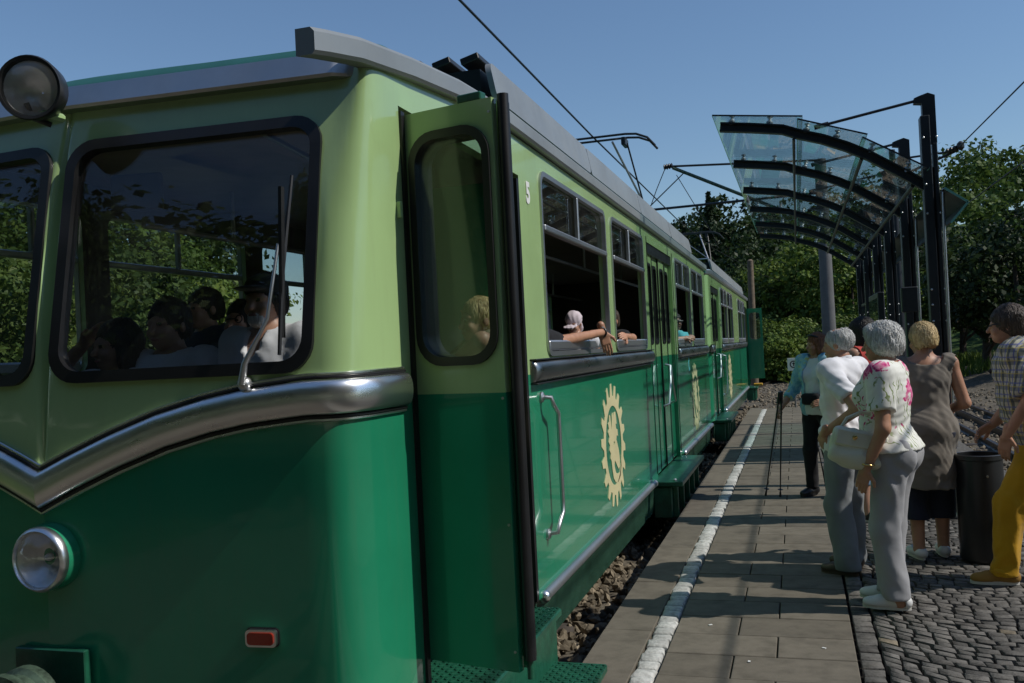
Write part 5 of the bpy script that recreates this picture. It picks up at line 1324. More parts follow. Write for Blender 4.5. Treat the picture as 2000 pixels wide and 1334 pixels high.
    def hand(s, sd, d, n, curl=.6, spread=.03):
        """d: finger direction, n: back-of-hand normal"""
        w = s.j['wr' + sd]; d = np.array(d, float); d /= np.linalg.norm(d); n = np.array(n, float); n -= d*(n @ d); n /= np.linalg.norm(n); a = np.cross(d, n)
        if sd == 'L': a = -a
        g = SDF(w - .19, w + .19, .0048)
        g.cone(w - d*.05, w + d*.012, .026, .025, .012)
        Rm = np.stack([a, d, n], 1)
        g.box(w + d*.05, (.036, .042, .0125), .012, .015, None, Rm)
        for i, (off, ln, b0) in enumerate(((.027, .068, .090), (.009, .076, .094), (-.009, .071, .092), (-.026, .056, .084))):
            p = w + d*b0 + a*off; dd = d + a*off*spread*8; dd /= np.linalg.norm(dd); ang = curl*(.35 + .08*i)
            for sgm, fr in enumerate((.45, .30, .25)):
                dv = dd*math.cos(ang) - n*math.sin(ang); q = p + dv*ln*fr; g.cone(p, q, .0088 - .0009*sgm, .0082 - .0009*sgm, .004); p = q; ang += curl*.55
        p = w + d*.028 + a*.032
        for ln, aa in ((.040, .75), (.028, .35)):
            dv = d*math.cos(aa) + a*math.sin(aa) - n*.25*curl; dv /= np.linalg.norm(dv); q = p + dv*ln; g.cone(p, q, .0125 if ln > .03 else .0105, .0105 if ln > .03 else .0085, .008); p = q
        s.emit(g, 'x', [], False, True); return s
    def head(s, ears=True, beard=False, big=1.0):
        c = s.j['hed']; g = SDF(c - .19, c + .19, .0062); H = s.hd; Rm = s.hR
        g.cone(s.j['nek'] + np.array([0, 0, -.05]), H((0, -.02, -.06)), .058, .052, .02, 0)
        g.ell(H((0, -.018, .028)), (.074, .094, .088), .02, 0, Rm)
        g.ell(H((0, .030, -.035)), (.056, .062, .078), .03, 0, Rm)
        g.ell(H((0, .055, -.085)), (.028, .028, .024), .025, 0, Rm)
        g.ell(H((0, .068, .012)), (.050, .022, .018), .02, 0, Rm)
        g.cone(H((0, .086, .0)), H((0, .108, -.035)), .009, .013, .012, 0)
        for x in (-.036, .036): g.ell(H((x, .068, -.038)), (.022, .018, .02), .02, 0, Rm)
        for x in (-.030, .030): g.ell(H((x, .082, .0)), (.013, .010, .007), .003, 2, Rm)
        g.ell(H((0, .090, -.066)), (.023, .010, .0075), .006, 1, Rm)
        if ears:
            for x in (-.076, .076): g.ell(H((x, -.012, -.008)), (.010, .020, .032), .008, 0, Rm)
        if beard: g.ell(H((0, .066, -.085)), (.042, .032, .038), .012, 3, Rm)
        return s.emit(g, 'x', [], True, True, True)
    def body(s, arms='RL', legs='', torso=True, feet=False):
        ns = ['nek', 'che', 'pel', 'bel'] + ['sh' + x for x in arms] + ['el' + x for x in arms] + ['wr' + x for x in arms] + [q + x for x in legs for q in ('hip', 'knee', 'ank')]
        lo, hi = s.bb(ns, .17); g = SDF(lo, hi, .0112)
        if torso: s.torso(g, 0)
        g.cone(s.j['nek'] + np.array([0, 0, -.08]), s.j['nek'] + (s.hd((0, -.02, -.06)) - s.j['nek'])*.6, .062, .055, .04)
        for x in arms: s.arm(g, x)
        for x in legs:
            s.leg(g, x)
            a = s.j['ank' + x]
            if feet: g.cone(a + np.array([0, -.015, -.035]), a + np.array([.01 if x == 'R' else -.01, .13, -.058]), .035, .026, .03)
        s.emit(g, 'x', [], False, True); return s
    def finish(s, beardmat=None):
        off = 0; Fs = []
        for v, f in zip(s.bodyV, s.bodyF): Fs.append(f + off); off += len(v)
        me = fast_mesh('body', np.concatenate(s.bodyV), np.concatenate(Fs), [s.skin, LIP, EYE, beardmat or s.skin], np.concatenate(s.bodyM))
        o = bpy.data.objects.new('body', me); COL.objects.link(o); o.parent = s.o; return s.o
    def hair(s, mat, style='short', vol=.012, seed=1, strands=2400):
        c = s.j['hed']; g = SDF(c - .22, c + .22, .0068); H = s.hd; Rm = s.hR; v = vol
        g.ell(H((0, -.024, .034)), (.076 + v, .094 + v, .088 + v), .01, 0, Rm)
        if style in ('short', 'bob', 'pixie', 'wavy'): g.ell(H((0, -.055, -.02)), (.066 + v*.8, .062 + v, .085), .03, 0, Rm)
        if style == 'bob':
            for x in (-.062, .062): g.ell(H((x, -.02, -.055)), (.026 + v*.4, .052, .085), .025, 0, Rm)
        if style == 'wavy':
            for x in (-.06, .06): g.ell(H((x, -.015, -.02)), (.028 + v*.5, .055, .055), .025, 0, Rm)
            g.ell(H((0, .05, .085)), (.058, .04, .032), .03, 0, Rm)
        if style == 'fringe': g.ell(H((0, .055, .06)), (.06, .035, .035), .03, 0, Rm)
        if style == 'long':
            for x in (-.06, .06): g.ell(H((x, -.03, -.09)), (.03, .05, .13), .03, 0, Rm)
            g.ell(H((0, -.06, -.09)), (.07, .045, .13), .03, 0, Rm)
        # face opening
        g.ell(H((0, .115, -.055)), (.072, .085, .105), 0, None, Rm, 'sub')
        if style in ('short', 'bald'):
            for x in (-.1, .1): g.ell(H((x, .012, -.04)), (.04, .026, .036), 0, None, Rm, 'sub')
        if style == 'bald': g.ell(H((0, .01, .13)), (.062, .10, .052), 0, None, Rm, 'sub')
        g.plane(H((0, 0, -.2 if style in ('long', 'bob') else -.078 if style in ('pixie', 'short') else -.105)), -(s.hR @ np.array([0, .25, 1])))
        g.folds(fold_noise(seed, .0022, 55, .25))
        return s.emit(g, 'hair', [mat], head=True, strands=strands)
    def top(s, name, mat, sleeve=.6, inf=.016, hem=.86, neck=.0, neckw=.085, vneck=0, fold=.005, seed=3, sleeveless=False, flare=.0, arms='RL', long=False, tags=None, smin=.02):
        ns = ['nek', 'che', 'pel', 'bel', 'shR', 'shL'] + ['el' + x for x in arms]
        if sleeve > 1: ns += ['wr' + x for x in arms]
        lo, hi = s.bb(ns, .2); lo[2] = min(lo[2], hem - .02); g = SDF(lo, hi, .009)
        s.torso(g, inf, 0, lo=True)
        if flare or hem < .85:
            f = s.fat; p = s.j['pel']; g.ell(p + np.array([0, -.01, -.03]), (.172*f + inf + flare, .13*f + inf + flare, .17), .05, 0)
            if hem < .78: g.cone(p + np.array([0, -.005, 0]), p + np.array([0, 0, hem - p[2] - .05]), .155*f + inf, .17*f + inf + flare, .04, 0)
        g.plane((0, 0, hem + (s.j['pel'][2] - .93)), (0, 0, -1))
        fa, fb = fold_noise(seed, fold, 20, .6), fold_noise(seed + 9, fold*.5, 52, .7)
        g.folds(lambda X, Y, Z: fa(X, Y, Z) + fb(X, Y, Z))
        if not sleeveless:
            g2 = SDF(lo, hi, .009)
            for x in arms:
                s.arm(g2, x, inf + .008, 0, sleeve, .02)
                a, b = (s.j['sh' + x], s.j['el' + x]) if sleeve <= 1 else (s.j['el' + x], s.j['wr' + x])
                t = sleeve if sleeve <= 1 else sleeve - 1; e = a + (b - a)*t; dv = (b - a)/np.linalg.norm(b - a)
                X, Y, Z = g2.ax[0][:, None, None], g2.ax[1][None, :, None], g2.ax[2][None, None, :]
                cut = (X - e[0])*dv[0] + (Y - e[1])*dv[1] + (Z - e[2])*dv[2]; side = (X > 0) if x == 'R' else (X < 0)
                near = ((X - e[0])**2 + (Y - e[1])**2 + (Z - e[2])**2) < .16**2
                g2.d = np.where(side & near, np.maximum(g2.d, cut), g2.d).astype(np.float32)
            fc, fd = fold_noise(seed + 5, fold*.8, 28, .6), fold_noise(seed + 15, fold*.45, 60, .8)
            g2.folds(lambda X, Y, Z: fc(X, Y, Z) + fd(X, Y, Z))
            h = np.clip(.5 + .5*(g.d - g2.d)/.03, 0, 1); g.d = (g.d*(1 - h) + g2.d*h - .03*h*(1 - h)).astype(np.float32)
        else:
            for x in 'RL': g.ell(s.j['sh' + x] + np.array([.035 if x == 'R' else -.035, 0, -.02]), (.055, .075, .085), 0, None, None, 'sub')
        nk = s.j['nek']
        g.ell(nk + np.array([0, .02, .045 + neck]), (neckw, neckw*.95, .075), 0, None, None, 'sub')
        if vneck: g.ell(nk + np.array([0, .10, -.02]), (.045, .06, vneck), 0, None, None, 'sub')
        return s.emit(g, name, mat if isinstance(mat, list) else [mat])
    def trousers(s, name, mat, t1=1.95, inf=.016, flare=.01, top=1.0, fold=.005, seed=8, hem=None):
        lo, hi = s.bb(['hipR', 'hipL', 'kneeR', 'kneeL', 'ankR', 'ankL', 'pel'], .2); g = SDF(lo, hi, .009)
        s.torso(g, inf*.8, 0, True, False)
        for x in 'RL': s.leg(g, x, inf, t1 + .08, .035, flare)
        z = (s.j['ankR'][2] + s.j['kneeR'][2]*0) if hem is None else hem
        fn = fold_noise(seed, fold*.8, 26, .12); fn2 = fold_noise(seed + 1, fold*.8, 24, .6); fn3 = fold_noise(seed + 2, fold*.18, 50, .3)
        g.folds(lambda X, Y, Z: fn(X, Y, Z) + fn3(X, Y, Z) + fn2(X, Y, Z)*(np.clip((.30 - Z)/.2, 0, 1) + .8*np.exp(-((Z - .5)/.09)**2) + .9*np.exp(-((Z - .80)/.07)**2)))
        g.plane((0, 0, top + (s.j['pel'][2] - .93)), (0, 0, 1)); g.plane((0, 0, z), (0, 0, -1))
        return s.emit(g, name, [mat])
    def shoe(s, sd, mat, sole=SOLEW, kind='shoe', turn=0.0):
        a = s.j['ank' + sd]; t = (1 if sd == 'R' else -1)*.12 + turn; f = np.array([math.sin(t), math.cos(t), 0]); g = SDF(a - .22, a + .22, .006)
        z0 = a[2] - .085
        b = np.array([a[0], a[1], z0])
        g.cone(b + f*(-.045) + [0, 0, .045], b + f*.08 + [0, 0, .040], .040, .040, .02)
        g.ell(b + f*.125 + [0, 0, .033], (.042, .062, .034), .03, None, rotm(-t))
        if kind == 'boot': g.cone(b + f*(-.03) + [0, 0, .05], b + f*(-.02) + [0, 0, .13], .046, .046, .02)
        if kind == 'shoe': g.cone(b + f*(-.035) + [0, 0, .05], b + f*.0 + [0, 0, .085], .040, .036, .02)
        if kind == 'flat':
            g.ell(b + f*.02 + [0, 0, .095], (.036, .085, .05), 0, None, rotm(-t), 'sub')
        if kind == 'sling':
            g.ell(b + f*.0 + [0, 0, .088], (.045, .07, .052), 0, None, rotm(-t), 'sub'); g.ell(b + f*(-.03) + [0, 0, .04], (.06, .025, .03), 0, None, rotm(-t), 'sub')
        g.plane((0, 0, z0 + .018), (0, 0, -1))
        o = s.emit(g, 'shoe', [mat])
        w = .042 if kind != 'sling' else .04
        prof = []
        for q in range(20):
            an = 2*math.pi*q/20; lx = math.sin(an)*w*(1.0 if math.cos(an) > 0 else .85); ly = .055 + math.cos(an)*.132
            prof.append(b + f*ly + np.array([math.cos(t), -math.sin(t), 0])*lx)
        hh = .024; heel = .03 if kind == 'sling' else 0
        mb = MB(); mb.loft([[(p[0], p[1], z0 + .001) for p in prof], [(p[0], p[1], z0 + hh + heel*max(0, min(1, (.06 - (p - b) @ f)/.1))) for p in prof]])
        so = s.solid(mb, 'sole', sole); return o
PI = math.pi
def wp(v): return np.array(v, float)
# A: silver-haired woman in floral blouse
A = Person('silver-haired woman in floral blouse and pale grey trousers with a cream handbag', (.475, 5.78, 0), R(72), 1.665, fat=1.04, female=True, head=(.12, -.04, 0), skin=SKINT,
           J=dict(shL=(-.18, -.02, 1.365), elL=(-.245, -.035, 1.07), wrL=(-.225, .075, .835), shR=(.18, 0, 1.365), elR=(.235, .03, 1.10), wrR=(.16, .19, 1.0), kneeR=(.085, .03, .47), ankR=(.08, .05, .10), kneeL=(-.085, .02, .47), ankL=(-.085, -.02, .10), hipL=(-.085, -.02, .88), hipR=(.085, -.02, .88)))
A.body('RL', 'RL'); A.head(); A.hand('L', (.05, .35, -1), (-1, 0, -.05), .75); A.hand('R', (-.3, .7, -.4), (.8, .2, .4), .9); A.hair(HGREY, 'wavy', .022, 4)
for x in 'RL':
    g = SDF(A.j['ank' + x] - .16, A.j['ank' + x] + .16, .007); a = A.j['ank' + x]; g.cone(a + [0, 0, .1], a + [0, -.01, -.03], .037, .034, .02); g.cone(a + [0, -.02, -.045], a + [0, .11, -.06], .034, .026, .03); A.emit(g, 'x', [], False, True); A.shoe(x, LWHITE, SOLEW, 'sling')
A.finish(); A.top('blouse', FLORAL, .68, .024, .93, -.01, .088, fold=.005, seed=2, flare=.012); A.trousers('trousers', CGREYT, 1.93, .022, .016, 1.0, .0055, 12, hem=.075)
w = A.j['wrL']; A.solid(MB().tube([(w[0] + .036*math.cos(t), w[1] - .01 + .036*math.sin(t), w[2] + .03 + .006*math.sin(t)) for t in np.linspace(0, 2*PI, 17)], .006, 6), 'bracelet', GOLD)
# handbag
hb = thing('handbag', 'cream leather handbag hanging at the silver-haired woman\'s front', 'handbag', (.30, 5.62, .955))
g = SDF((-.2, -.1, -.15), (.2, .1, .15), .006)
g.box((0, 0, 0), (.155, .045, .10), .04, .0); g.ell((0, 0, -.06), (.15, .062, .07), .03); fn = fold_noise(5, .004, 40); g.folds(fn)
V, Fq, tg = g.mesh(); me = fast_mesh('bag_body', V, Fq, [LCREAM], np.zeros(len(Fq))); o = bpy.data.objects.new('bag_body', me); COL.objects.link(o); o.parent = hb
hb.rotation_euler = (0, R(14), R(8))
for nm, mb, mt in (('flap', MB().box((0, -.042, .045), (.29, .03, .10), None, .012), LCREAM), ('clasp', MB().lathe([(.014, 0), (.014, .006), (.006, .01)], (-.04, -.058, .055), (0, -1, 0), 12), GOLD), ('label_plate', MB().box((.10, -.0585, .075), (.06, .004, .022), None, .002), LWHITE)):
    o = mb.build(nm, mt, None, 40); o.parent = hb
mb = MB().tube([(-.12, 0, .07), (-.09, .01, .15), (-.02, .015, .20), (.06, .015, .20), (.11, .01, .15), (.13, 0, .07)], .010, 6); o = mb.build('strap', LCREAM, None, 60); o.parent = hb
# B: old man in white shirt
B = Person('grey-haired balding man in white shirt with hand on his hip', (.285, 6.64, 0), R(58), 1.66, fat=1.0, lean=.03, head=(.2, -.05, 0), skin=SKINT,
           J=dict(elL=(-.26, -.24, 1.13), wrL=(-.23, .03, .96), elR=(.30, -.02, 1.11), wrR=(.24, .14, .95), kneeL=(-.10, .03, .47), ankL=(-.11, -.02, .085), ankR=(.10, .06, .085), kneeR=(.09, .05, .47)))
B.body('RL'); B.head(); B.hand('L', (.45, .55, -.75), (-.6, .3, -.2), .5); B.hand('R', (-.3, .3, -.9), (.9, .1, -.2), .5); B.hair(HGREY, 'bald', .008, 6)
B.finish(); B.top('shirt', CWHITE, .72, .020, .80, .0, .075, fold=.007, seed=21, flare=.022); B.trousers('trousers', CGREYB, 1.97, .028, .022, .98, .007, 31, hem=.035)
for x in 'RL': B.shoe(x, LBROWN, LBROWN, 'shoe')
g = SDF(B.j['nek'] - .16, B.j['nek'] + .16, .006); g.cone(B.j['nek'] + [0, .005, -.03], B.j['nek'] + [0, .008, .03], .082, .07, 0); g.cone(B.j['nek'] + [0, .01, -.1], B.j['nek'] + [0, .012, .12], .062, .058, 0, None, 'sub'); g.plane(B.j['nek'] + [0, 0, .035], (0, .35, 1)); g.plane(B.j['nek'] + [0, 0, -.03], (0, 0, -1)); B.emit(g, 'collar', [CWHITE])
# C: woman with trekking poles
C = Person('auburn-haired woman in light blue patterned shirt holding two walking poles', (.18, 9.72, 0), R(148), 1.64, fat=.97, female=True, head=(-.55, -.03, 0), skin=SKINT,
           J=dict(elR=(.29, -.02, 1.10), wrR=(.34, .17, .91), elL=(-.24, -.02, 1.10), wrL=(-.17, .16, .98), kneeR=(.11, .04, .47), ankR=(.13, .0, .09), ankL=(-.10, -.04, .09)))
C.body('RL'); C.head(); C.hand('R', (0, .8, -.5), (.6, .2, .5), 1.4); C.hand('L', (.5, .7, -.1), (-.6, .5, .3), .8); C.hair(HRED, 'bob', .012, 9)
C.finish(); C.top('vest_top', CWHITE, .3, .014, .84, -.01, .09, sleeveless=True, fold=.004, seed=41)
# open shirt: shell with the front cut away
lo, hi = C.bb(['nek', 'pel', 'shR', 'shL', 'elR', 'elL', 'wrR', 'wrL'], .18); g = SDF(lo, hi, .009); C.torso(g, .032)
for x in 'RL': C.arm(g, x, .022, 0, 1.55)
g.plane((0, 0, .80), (0, 0, -1)); g.folds(fold_noise(77, .007, 22)); g.cone((0, .16, .7), (0, .13, 1.45), .105, .075, 0, None, 'sub'); g.ell(C.j['nek'] + [0, .03, .05], (.085, .09, .08), 0, None, None, 'sub')
for x in 'RL':
    e = C.j['el' + x]; dv = (C.j['wr' + x] - e)/np.linalg.norm(C.j['wr' + x] - e); q = e + dv*.14; X, Y, Z = g.ax[0][:, None, None], g.ax[1][None, :, None], g.ax[2][None, None, :]; cut = (X - q[0])*dv[0] + (Y - q[1])*dv[1] + (Z - q[2])*dv[2]; near = (X - q[0])**2 + (Y - q[1])**2 + (Z - q[2])**2 < .12**2; g.d = np.where(near, np.maximum(g.d, cut), g.d).astype(np.float32)
C.emit(g, 'open_shirt', [BLUEP]); C.trousers('trousers', CBLACK, 1.95, .014, .006, 1.0, .005, 15, hem=.08)
for x in 'RL': C.shoe(x, LBLACK, LBLACK, 'boot')
C.solid(MB().box((0, .155, 1.0), (.20, .07, .12), None, .03), 'belt_pouch', CBLACK)
C.solid(MB().tube([(.17*math.sin(t), .01 + .145*math.cos(t), 1.02) for t in np.linspace(0, 2*PI, 25)], .014, 6), 'pouch_belt', CBLACK)
gl = C.hx((0, .05, .105)); C.solid(MB().tube([C.hx((-.07, .0, .075)), C.hx((-.06, .06, .10)), C.hx((0, .07, .108)), C.hx((.06, .06, .10)), C.hx((.07, .0, .075))], .009, 6), 'sunglasses', LBLACK)
for i in range(2):
    tip = Vector(((-.39, 9.77, 0), (-.245, 9.70, 0))[i]); top = Vector(((-.215, 9.58, .95), (-.185, 9.60, .95))[i]); dv = (top - tip).normalized()
    pl = thing('walking_pole', ['left one of the two dark walking poles, its tip farther from the woman', 'right one of the two dark walking poles, its tip nearer the woman'][i], 'walking pole', tuple(tip), 'walking poles')
    MB().tube([tip + dv*.03, top], [.006, .009], 8).build('shaft', BLKMET, pl, 60); MB().tube([top, top + dv*.12], [.014, .017], 8).build('grip', BLACK, pl, 60)
    MB().tube([tip, tip + dv*.05], [.012, .009], 8).build('rubber_foot', BLACK, pl, 60); MB().lathe([(.02, 0), (.028, .004), (.02, .008)], tip + dv*.07, tuple(dv), 10).build('basket', BLACK, pl)
# D: dark-haired woman in red, half hidden
D = Person('dark-haired woman in red top with a black shoulder strap, half hidden', (.535, 8.50, 0), R(60), 1.74, fat=1.0, female=True, head=(.1, 0, 0), J=dict(elL=(-.24, -.03, 1.09), wrL=(-.22, .08, .86), elR=(.24, .02, 1.10), wrR=(.2, .14, .9)))
D.body('RL', 'RL', feet=True); D.head(); D.hand('L', (0, .2, -1), (-1, .1, 0), .6); D.hand('R', (0, .3, -1), (1, .1, 0), .6); D.hair(HDARK, 'bob', .022, 13)
D.finish(); D.top('vest_top', CRED, .3, .014, .84, -.07, .11, sleeveless=True, fold=.004, seed=51); D.trousers('cropped_jeans', CJEAN, 1.5, .014, .012, 1.0, .004, 17, hem=.30)
for x in 'RL': D.shoe(x, LBLACK, SOLEW, 'shoe')
D.solid(MB().tube([(.16, -.05, 1.40), (.08, .10, 1.36), (-.06, .15, 1.22), (-.18, .06, 1.02), (-.12, -.12, 1.05), (.06, -.14, 1.28), (.16, -.05, 1.40)], .018, 6), 'bag_strap', CBLACK)
# E: blonde woman from behind
Ee = Person('short-haired blonde woman seen from behind in a grey sleeveless dress', (.84, 7.07, 0), R(8), 1.66, fat=1.0, female=True, head=(.35, -.05, 0), skin=SKINT,
            J=dict(elR=(.255, -.02, 1.09), wrR=(.16, .15, 1.02), elL=(-.24, .02, 1.09), wrL=(-.15, .17, 1.0), ankR=(.085, .06, .09), ankL=(-.10, -.02, .09), kneeL=(-.095, .03, .47), kneeR=(.085, .05, .47)))
Ee.body('RL', 'RL', feet=True); Ee.head(); Ee.hand('R', (-.7, .6, 0), (.3, .4, .8), .6); Ee.hand('L', (.7, .6, 0), (-.3, .4, .8), .6); Ee.hair(HBLOND, 'pixie', .018, 15)
Ee.finish(); Ee.top('dress', CTAUPE, .3, .018, .51, -.05, .135, sleeveless=True, fold=.006, seed=61, flare=.0)
Ee.trousers('cropped_trousers', CNAVY, 1.5, .022, .026, .9, .005, 19, hem=.285)
for x in 'RL': Ee.shoe(x, LWHITE, SOLEW, 'flat')
# F: man in plaid shirt and yellow trousers
Fm = Person('man in plaid shirt and mustard trousers leaning forward at the right edge', (1.38, 6.44, 0), R(80), 1.75, fat=1.04, lean=.17, head=(.0, -.02, 0), skin=SKINT,
            J=dict(elL=(-.29, .02, 1.12), wrL=(-.24, .15, .90), elR=(.28, .06, 1.12), wrR=(.24, .22, .92), kneeL=(-.11, .15, .48), ankL=(-.11, .20, .09), kneeR=(.10, -.06, .48), ankR=(.11, -.22, .09), pel=(0, -.05, .93), hipR=(.09, -.06, .88), hipL=(-.09, -.06, .88)))
Fm.body('RL'); Fm.head(); Fm.hand('L', (.1, .2, -1), (-.9, .3, 0), .7); Fm.hand('R', (-.3, .8, -.5), (.6, .3, .6), .7); Fm.hair(HBROWN, 'short', .016, 23)
Fm.finish(); Fm.top('plaid_shirt', PLAID, .95, .034, .80, .0, .08, fold=.008, seed=71, flare=.02); Fm.trousers('trousers', CYEL, 1.95, .024, .012, .98, .009, 37, hem=.06)
for x in 'RL':
    Fm.shoe(x, LMUST, SOLEW, 'shoe')
    a = Fm.j['ank' + x]; Fm.solid(MB().tube([(a[0] + .06*math.cos(t), a[1] + .006 + .06*math.sin(t), .085 + .012*math.sin(3*t)) for t in np.linspace(0, 2*PI, 21)], .017, 6), 'trouser_cuff', CYEL)
Fm.solid(MB().tube([Fm.hx((-.078, -.02, .012)), Fm.hx((-.07, .075, .008)), Fm.hx((-.05, .10, .0)), Fm.hx((.05, .10, .0)), Fm.hx((.07, .075, .008)), Fm.hx((.078, -.02, .012))], .004, 6), 'spectacles', LBLACK)
Fm.solid(MB().tube([Fm.j['shL'] + [.06, .02, .07], Fm.j['che'] + [-.02, .16, .02], Fm.j['pel'] + [.16, .10, .1], Fm.j['pel'] + [.15, -.1, .12], Fm.j['che'] + [0, -.15, .05], Fm.j['shL'] + [.06, .02, .07]], .014, 6), 'bag_strap', CBLACK)
# ---------------- people inside the train (standing frame lowered so that the seat carries them)
def sitter(label, x, y, top, face, shirt, hairm, style='short', head=(0, 0, 0), fem=False, J=None, sleeve=.6, arms='RL', skin=None, h=1.67, beard=None, hands=True, lean=0.0, fat=1.0, collar=0):
    k = h/1.67; p = Person(label, (x, y, top - 1.67*k), R(face), h, 'passengers in the train', fat, fem, lean, head, J, skin or SKIN)
    zf_ = (.56 - (top - 1.67*k))/k + .09; zk_ = (zf_ + .88)/2; g0 = dict(kneeR=(.09, .04, zk_), kneeL=(-.09, .04, zk_), ankR=(.09, .0, zf_), ankL=(-.09, .0, zf_))
    for a, b in g0.items(): p.j[a] = wp(b)
    global QH
    QH = 1.6; p.body(arms); QH = 1.25; p.head(beard=beard is not None)
    if hands:
        for sd in arms:
            d = p.j['wr' + sd] - p.j['el' + sd]; p.hand(sd, d, (1 if sd == 'R' else -1, .2, .5), .5)
    QH = 1.4
    if hairm: p.hair(hairm, style, .012, int(abs(x*100)), 500)
    p.finish(beard); QH = 1.6; p.top('shirt', shirt, sleeve, .018, .86, 0, .085, collar, seed=int(abs(y*37)), arms=arms); p.trousers('trousers', CBLACK, 1.9, .012, .0, 1.0, .003, 3, hem=zf_); QH = 1.0
    return p
lap = dict(elR=(.22, .04, 1.10), wrR=(.12, .25, 1.02), elL=(-.22, .04, 1.10), wrL=(-.12, .25, 1.02))
dr = sitter('train driver in white shirt and cap at the right of the windscreen', -2.11, 3.38, 1.985, 172, CWHITE, HDARK, 'short', (.1, 0, 0), J=lap, beard=HGREY, collar=.10)
g = SDF(dr.j['hed'] - .22, dr.j['hed'] + .22, .007); g.ell(dr.hd((0, -.02, .055)), (.092, .112, .075), .01, None, dr.hR); g.ell(dr.hd((0, .10, .052)), (.07, .075, .012), .012, None, dr.hR); g.plane(dr.hd((0, 0, .03)), -(dr.hR @ np.array([0, 0, 1]))); dr.emit(g, 'cap', [CCHAR], head=True)
sitter('man in white T-shirt sitting in the middle behind the windscreen', -2.58, 3.36, 1.91, 178, CWHITE, HDARK, 'short', (0, 0, 0), J=lap)
sitter('dark-haired woman with raised arm at the left of the windscreen', -2.80, 3.30, 1.83, 170, CWHITE, HDARK, 'bob', (-.2, 0, 0), True, dict(elR=(.36, .10, 1.38), wrR=(.20, .02, 1.56), elL=(-.22, .04, 1.10), wrL=(-.12, .25, 1.02)))
sitter('dark-haired passenger in dark blue standing far back behind the windscreen', -3.10, 4.35, 2.04, 160, CDKBL, HDARK, 'short', (0, 0, 0), J=lap)
gw = sitter('passenger with round glasses between driver and man in T-shirt', -2.60, 3.95, 1.93, 178, CDKBL, HDARK, 'bob', (0, .15, 0), True, lap)
gw.solid(MB().tube([gw.hx((.05 + .02*math.cos(t), .098, .002 + .02*math.sin(t))) for t in np.linspace(0, 2*PI, 13)], .003, 5).tube([gw.hx((-.05 + .02*math.cos(t), .098, .002 + .02*math.sin(t))) for t in np.linspace(0, 2*PI, 13)], .003, 5).tube([gw.hx((-.03, .1, .004)), gw.hx((.03, .1, .004))], .003, 5), 'glasses', LBLACK)
# window people on the platform side, arms given in place
def wj(x, y, top, face, h, **kw):
    k = h/1.67; M_ = Matrix.Rotation(-R(face), 3, 'Z'); o = Vector((x, y, top - 1.67*k)); return {a: tuple((M_ @ (Vector(b) - o))/k) for a, b in kw.items()}
CPRINT = pm('shirt_cream_print', (.5, .44, .28), .85, var=.9, vscale=26)
dj = wj(-1.53, 4.42, 1.89, 130, 1.67, shL=(-1.38, 4.24, 1.63), elL=(-1.25, 3.62, 1.65), wrL=(-1.42, 3.84, 1.60), shR=(-1.62, 4.56, 1.62), elR=(-1.78, 4.3, 1.42), wrR=(-1.6, 4.1, 1.4))
sitter('fair-haired passenger resting a bare arm at the open front door', -1.53, 4.42, 1.89, 130, CPRINT, HBLOND, 'short', (.1, 0, 0), J=dj, sleeve=.5)
aj = wj(-1.66, 4.78, 1.98, 290, 1.67, shL=(-1.53, 4.98, 1.70), elL=(-1.40, 5.42, 1.645), wrL=(-1.245, 6.10, 1.70), shR=(-1.8, 4.74, 1.67), elR=(-1.95, 4.8, 1.42), wrR=(-1.85, 4.98, 1.35))
am = sitter('passenger in black resting a tanned arm with watch out of the first window', -1.66, 4.78, 1.98, 290, CBLACK, HDARK, 'short', (-.6, 0, 0), J=aj, sleeve=1.0, skin=SKINT, hands=False)
am.bodyV, am.bodyF, am.bodyM = [], [], []
iv = np.array(Matrix.Rotation(-R(290), 3, 'Z'))
am.hand('L', iv @ wp((.22, .14, -1)), iv @ wp((.45, -.85, .1)), .35)
V, Fq = am.bodyV[0], am.bodyF[0]; me = fast_mesh('hand', V, Fq, [SKINT], np.zeros(len(Fq))); o = bpy.data.objects.new('hand', me); COL.objects.link(o); o.parent = am.o
d = am.j['wrL'] - am.j['elL']; d /= np.linalg.norm(d); e1 = np.cross(d, [0, 0, 1]); e1 /= np.linalg.norm(e1); e2 = np.cross(d, e1); c = am.j['wrL'] - d*.012
am.solid(MB().tube([c + (e1*math.cos(t) + e2*math.sin(t))*.031 for t in np.linspace(0, 2*PI, 17)], .007, 6), 'watch', LBLACK)
am.solid(MB().lathe([(.018, 0), (.018, .008), (.012, .01)], c - e2*.03, tuple(-e2), 14), 'watch_face', ALU)
cj = wj(-1.50, 6.36, 1.86, 165, 1.15, elL=(-1.37, 6.45, 1.60), wrL=(-1.37, 6.25, 1.64))
ch = sitter('child in a pale mauve sun hat at the first open window', -1.50, 6.36, 1.86, 165, CWHITE, None, 'short', (.2, -.25, 0), J=cj, h=1.15, sleeve=.5)
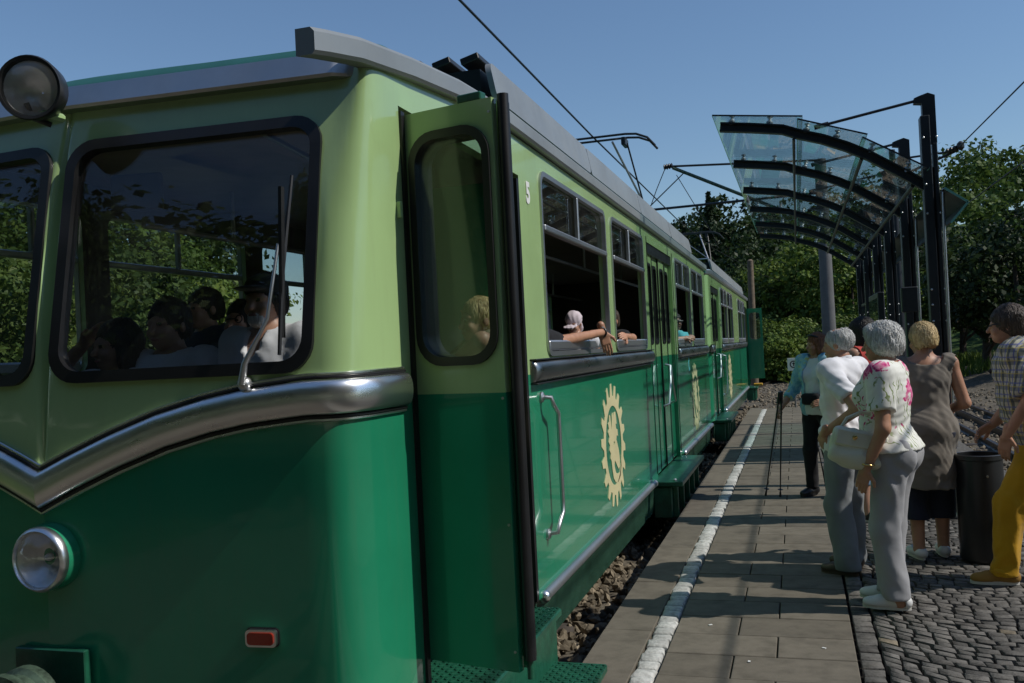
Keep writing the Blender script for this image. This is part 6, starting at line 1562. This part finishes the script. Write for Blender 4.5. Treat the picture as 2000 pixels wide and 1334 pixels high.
g = SDF(ch.j['hed'] - .26, ch.j['hed'] + .26, .007); g.ell(ch.hd((0, -.02, .045)), (.092, .112, .098), .01, None, ch.hR); g.ell(ch.hd((0, .13, .0)), (.075, .09, .014), .012, None, ch.hR); g.ell(ch.hd((0, -.09, -.06)), (.08, .025, .09), .02, None, ch.hR); g.ell(ch.hd((0, .02, -.07)), (.070, .12, .10), 0, None, ch.hR, 'sub'); g.folds(fold_noise(5, .004, 45)); ch.emit(g, 'sun_hat', [CPINK], head=True)
mj = wj(-1.58, 8.05, 1.95, 172, 1.67, shL=(-1.46, 8.0, 1.67), elL=(-1.37, 7.98, 1.665), wrL=(-1.35, 7.50, 1.68), shR=(-1.76, 7.98, 1.65), elR=(-1.72, 7.7, 1.62), wrR=(-1.5, 7.35, 1.68))
sitter('short-haired man in black with forearm on the sill of the second window', -1.58, 8.05, 1.95, 172, CBLACK, HBROWN, 'short', (-.15, -.15, 0), J=mj, sleeve=.55, skin=SKINT, fat=.85)
sj = wj(-1.50, 12.0, 2.0, 235, 1.67, shL=(-1.45, 11.95, 1.68), elL=(-1.32, 12.25, 1.66), wrL=(-1.32, 11.8, 1.66), shR=(-1.7, 11.8, 1.66), elR=(-1.5, 11.4, 1.64), wrR=(-1.33, 11.6, 1.66))
sp_ = sitter('dark-haired passenger in sunglasses and turquoise shirt at the third window', -1.50, 12.0, 2.0, 235, CTURQ, HDARK, 'bob', (-.3, 0, 0), J=sj, sleeve=.5)
sp_.solid(MB().tube([sp_.hx((-.06, .09, .004)), sp_.hx((0, .108, .006)), sp_.hx((.06, .09, .004))], .014, 6), 'sunglasses', LBLACK)
sitter('passenger in blue behind the third window pillar', -1.78, 13.1, 1.92, 250, CBLUE, HDARK, 'short', J=lap)
sitter('dim standing passenger in olive shirt inside the first window', -2.35, 6.15, 2.12, 250, COLIVE, HDARK, 'short', J=lap)
sitter('passenger with white and turquoise shirt at the far car\'s window', -1.78, 18.6, 1.95, 245, CWHITE, HBROWN, 'short', J=lap)
sitter('passenger behind the far car\'s closed double door', -1.78, 16.7, 1.92, 250, CDKBL, HRED, 'bob', J=lap)
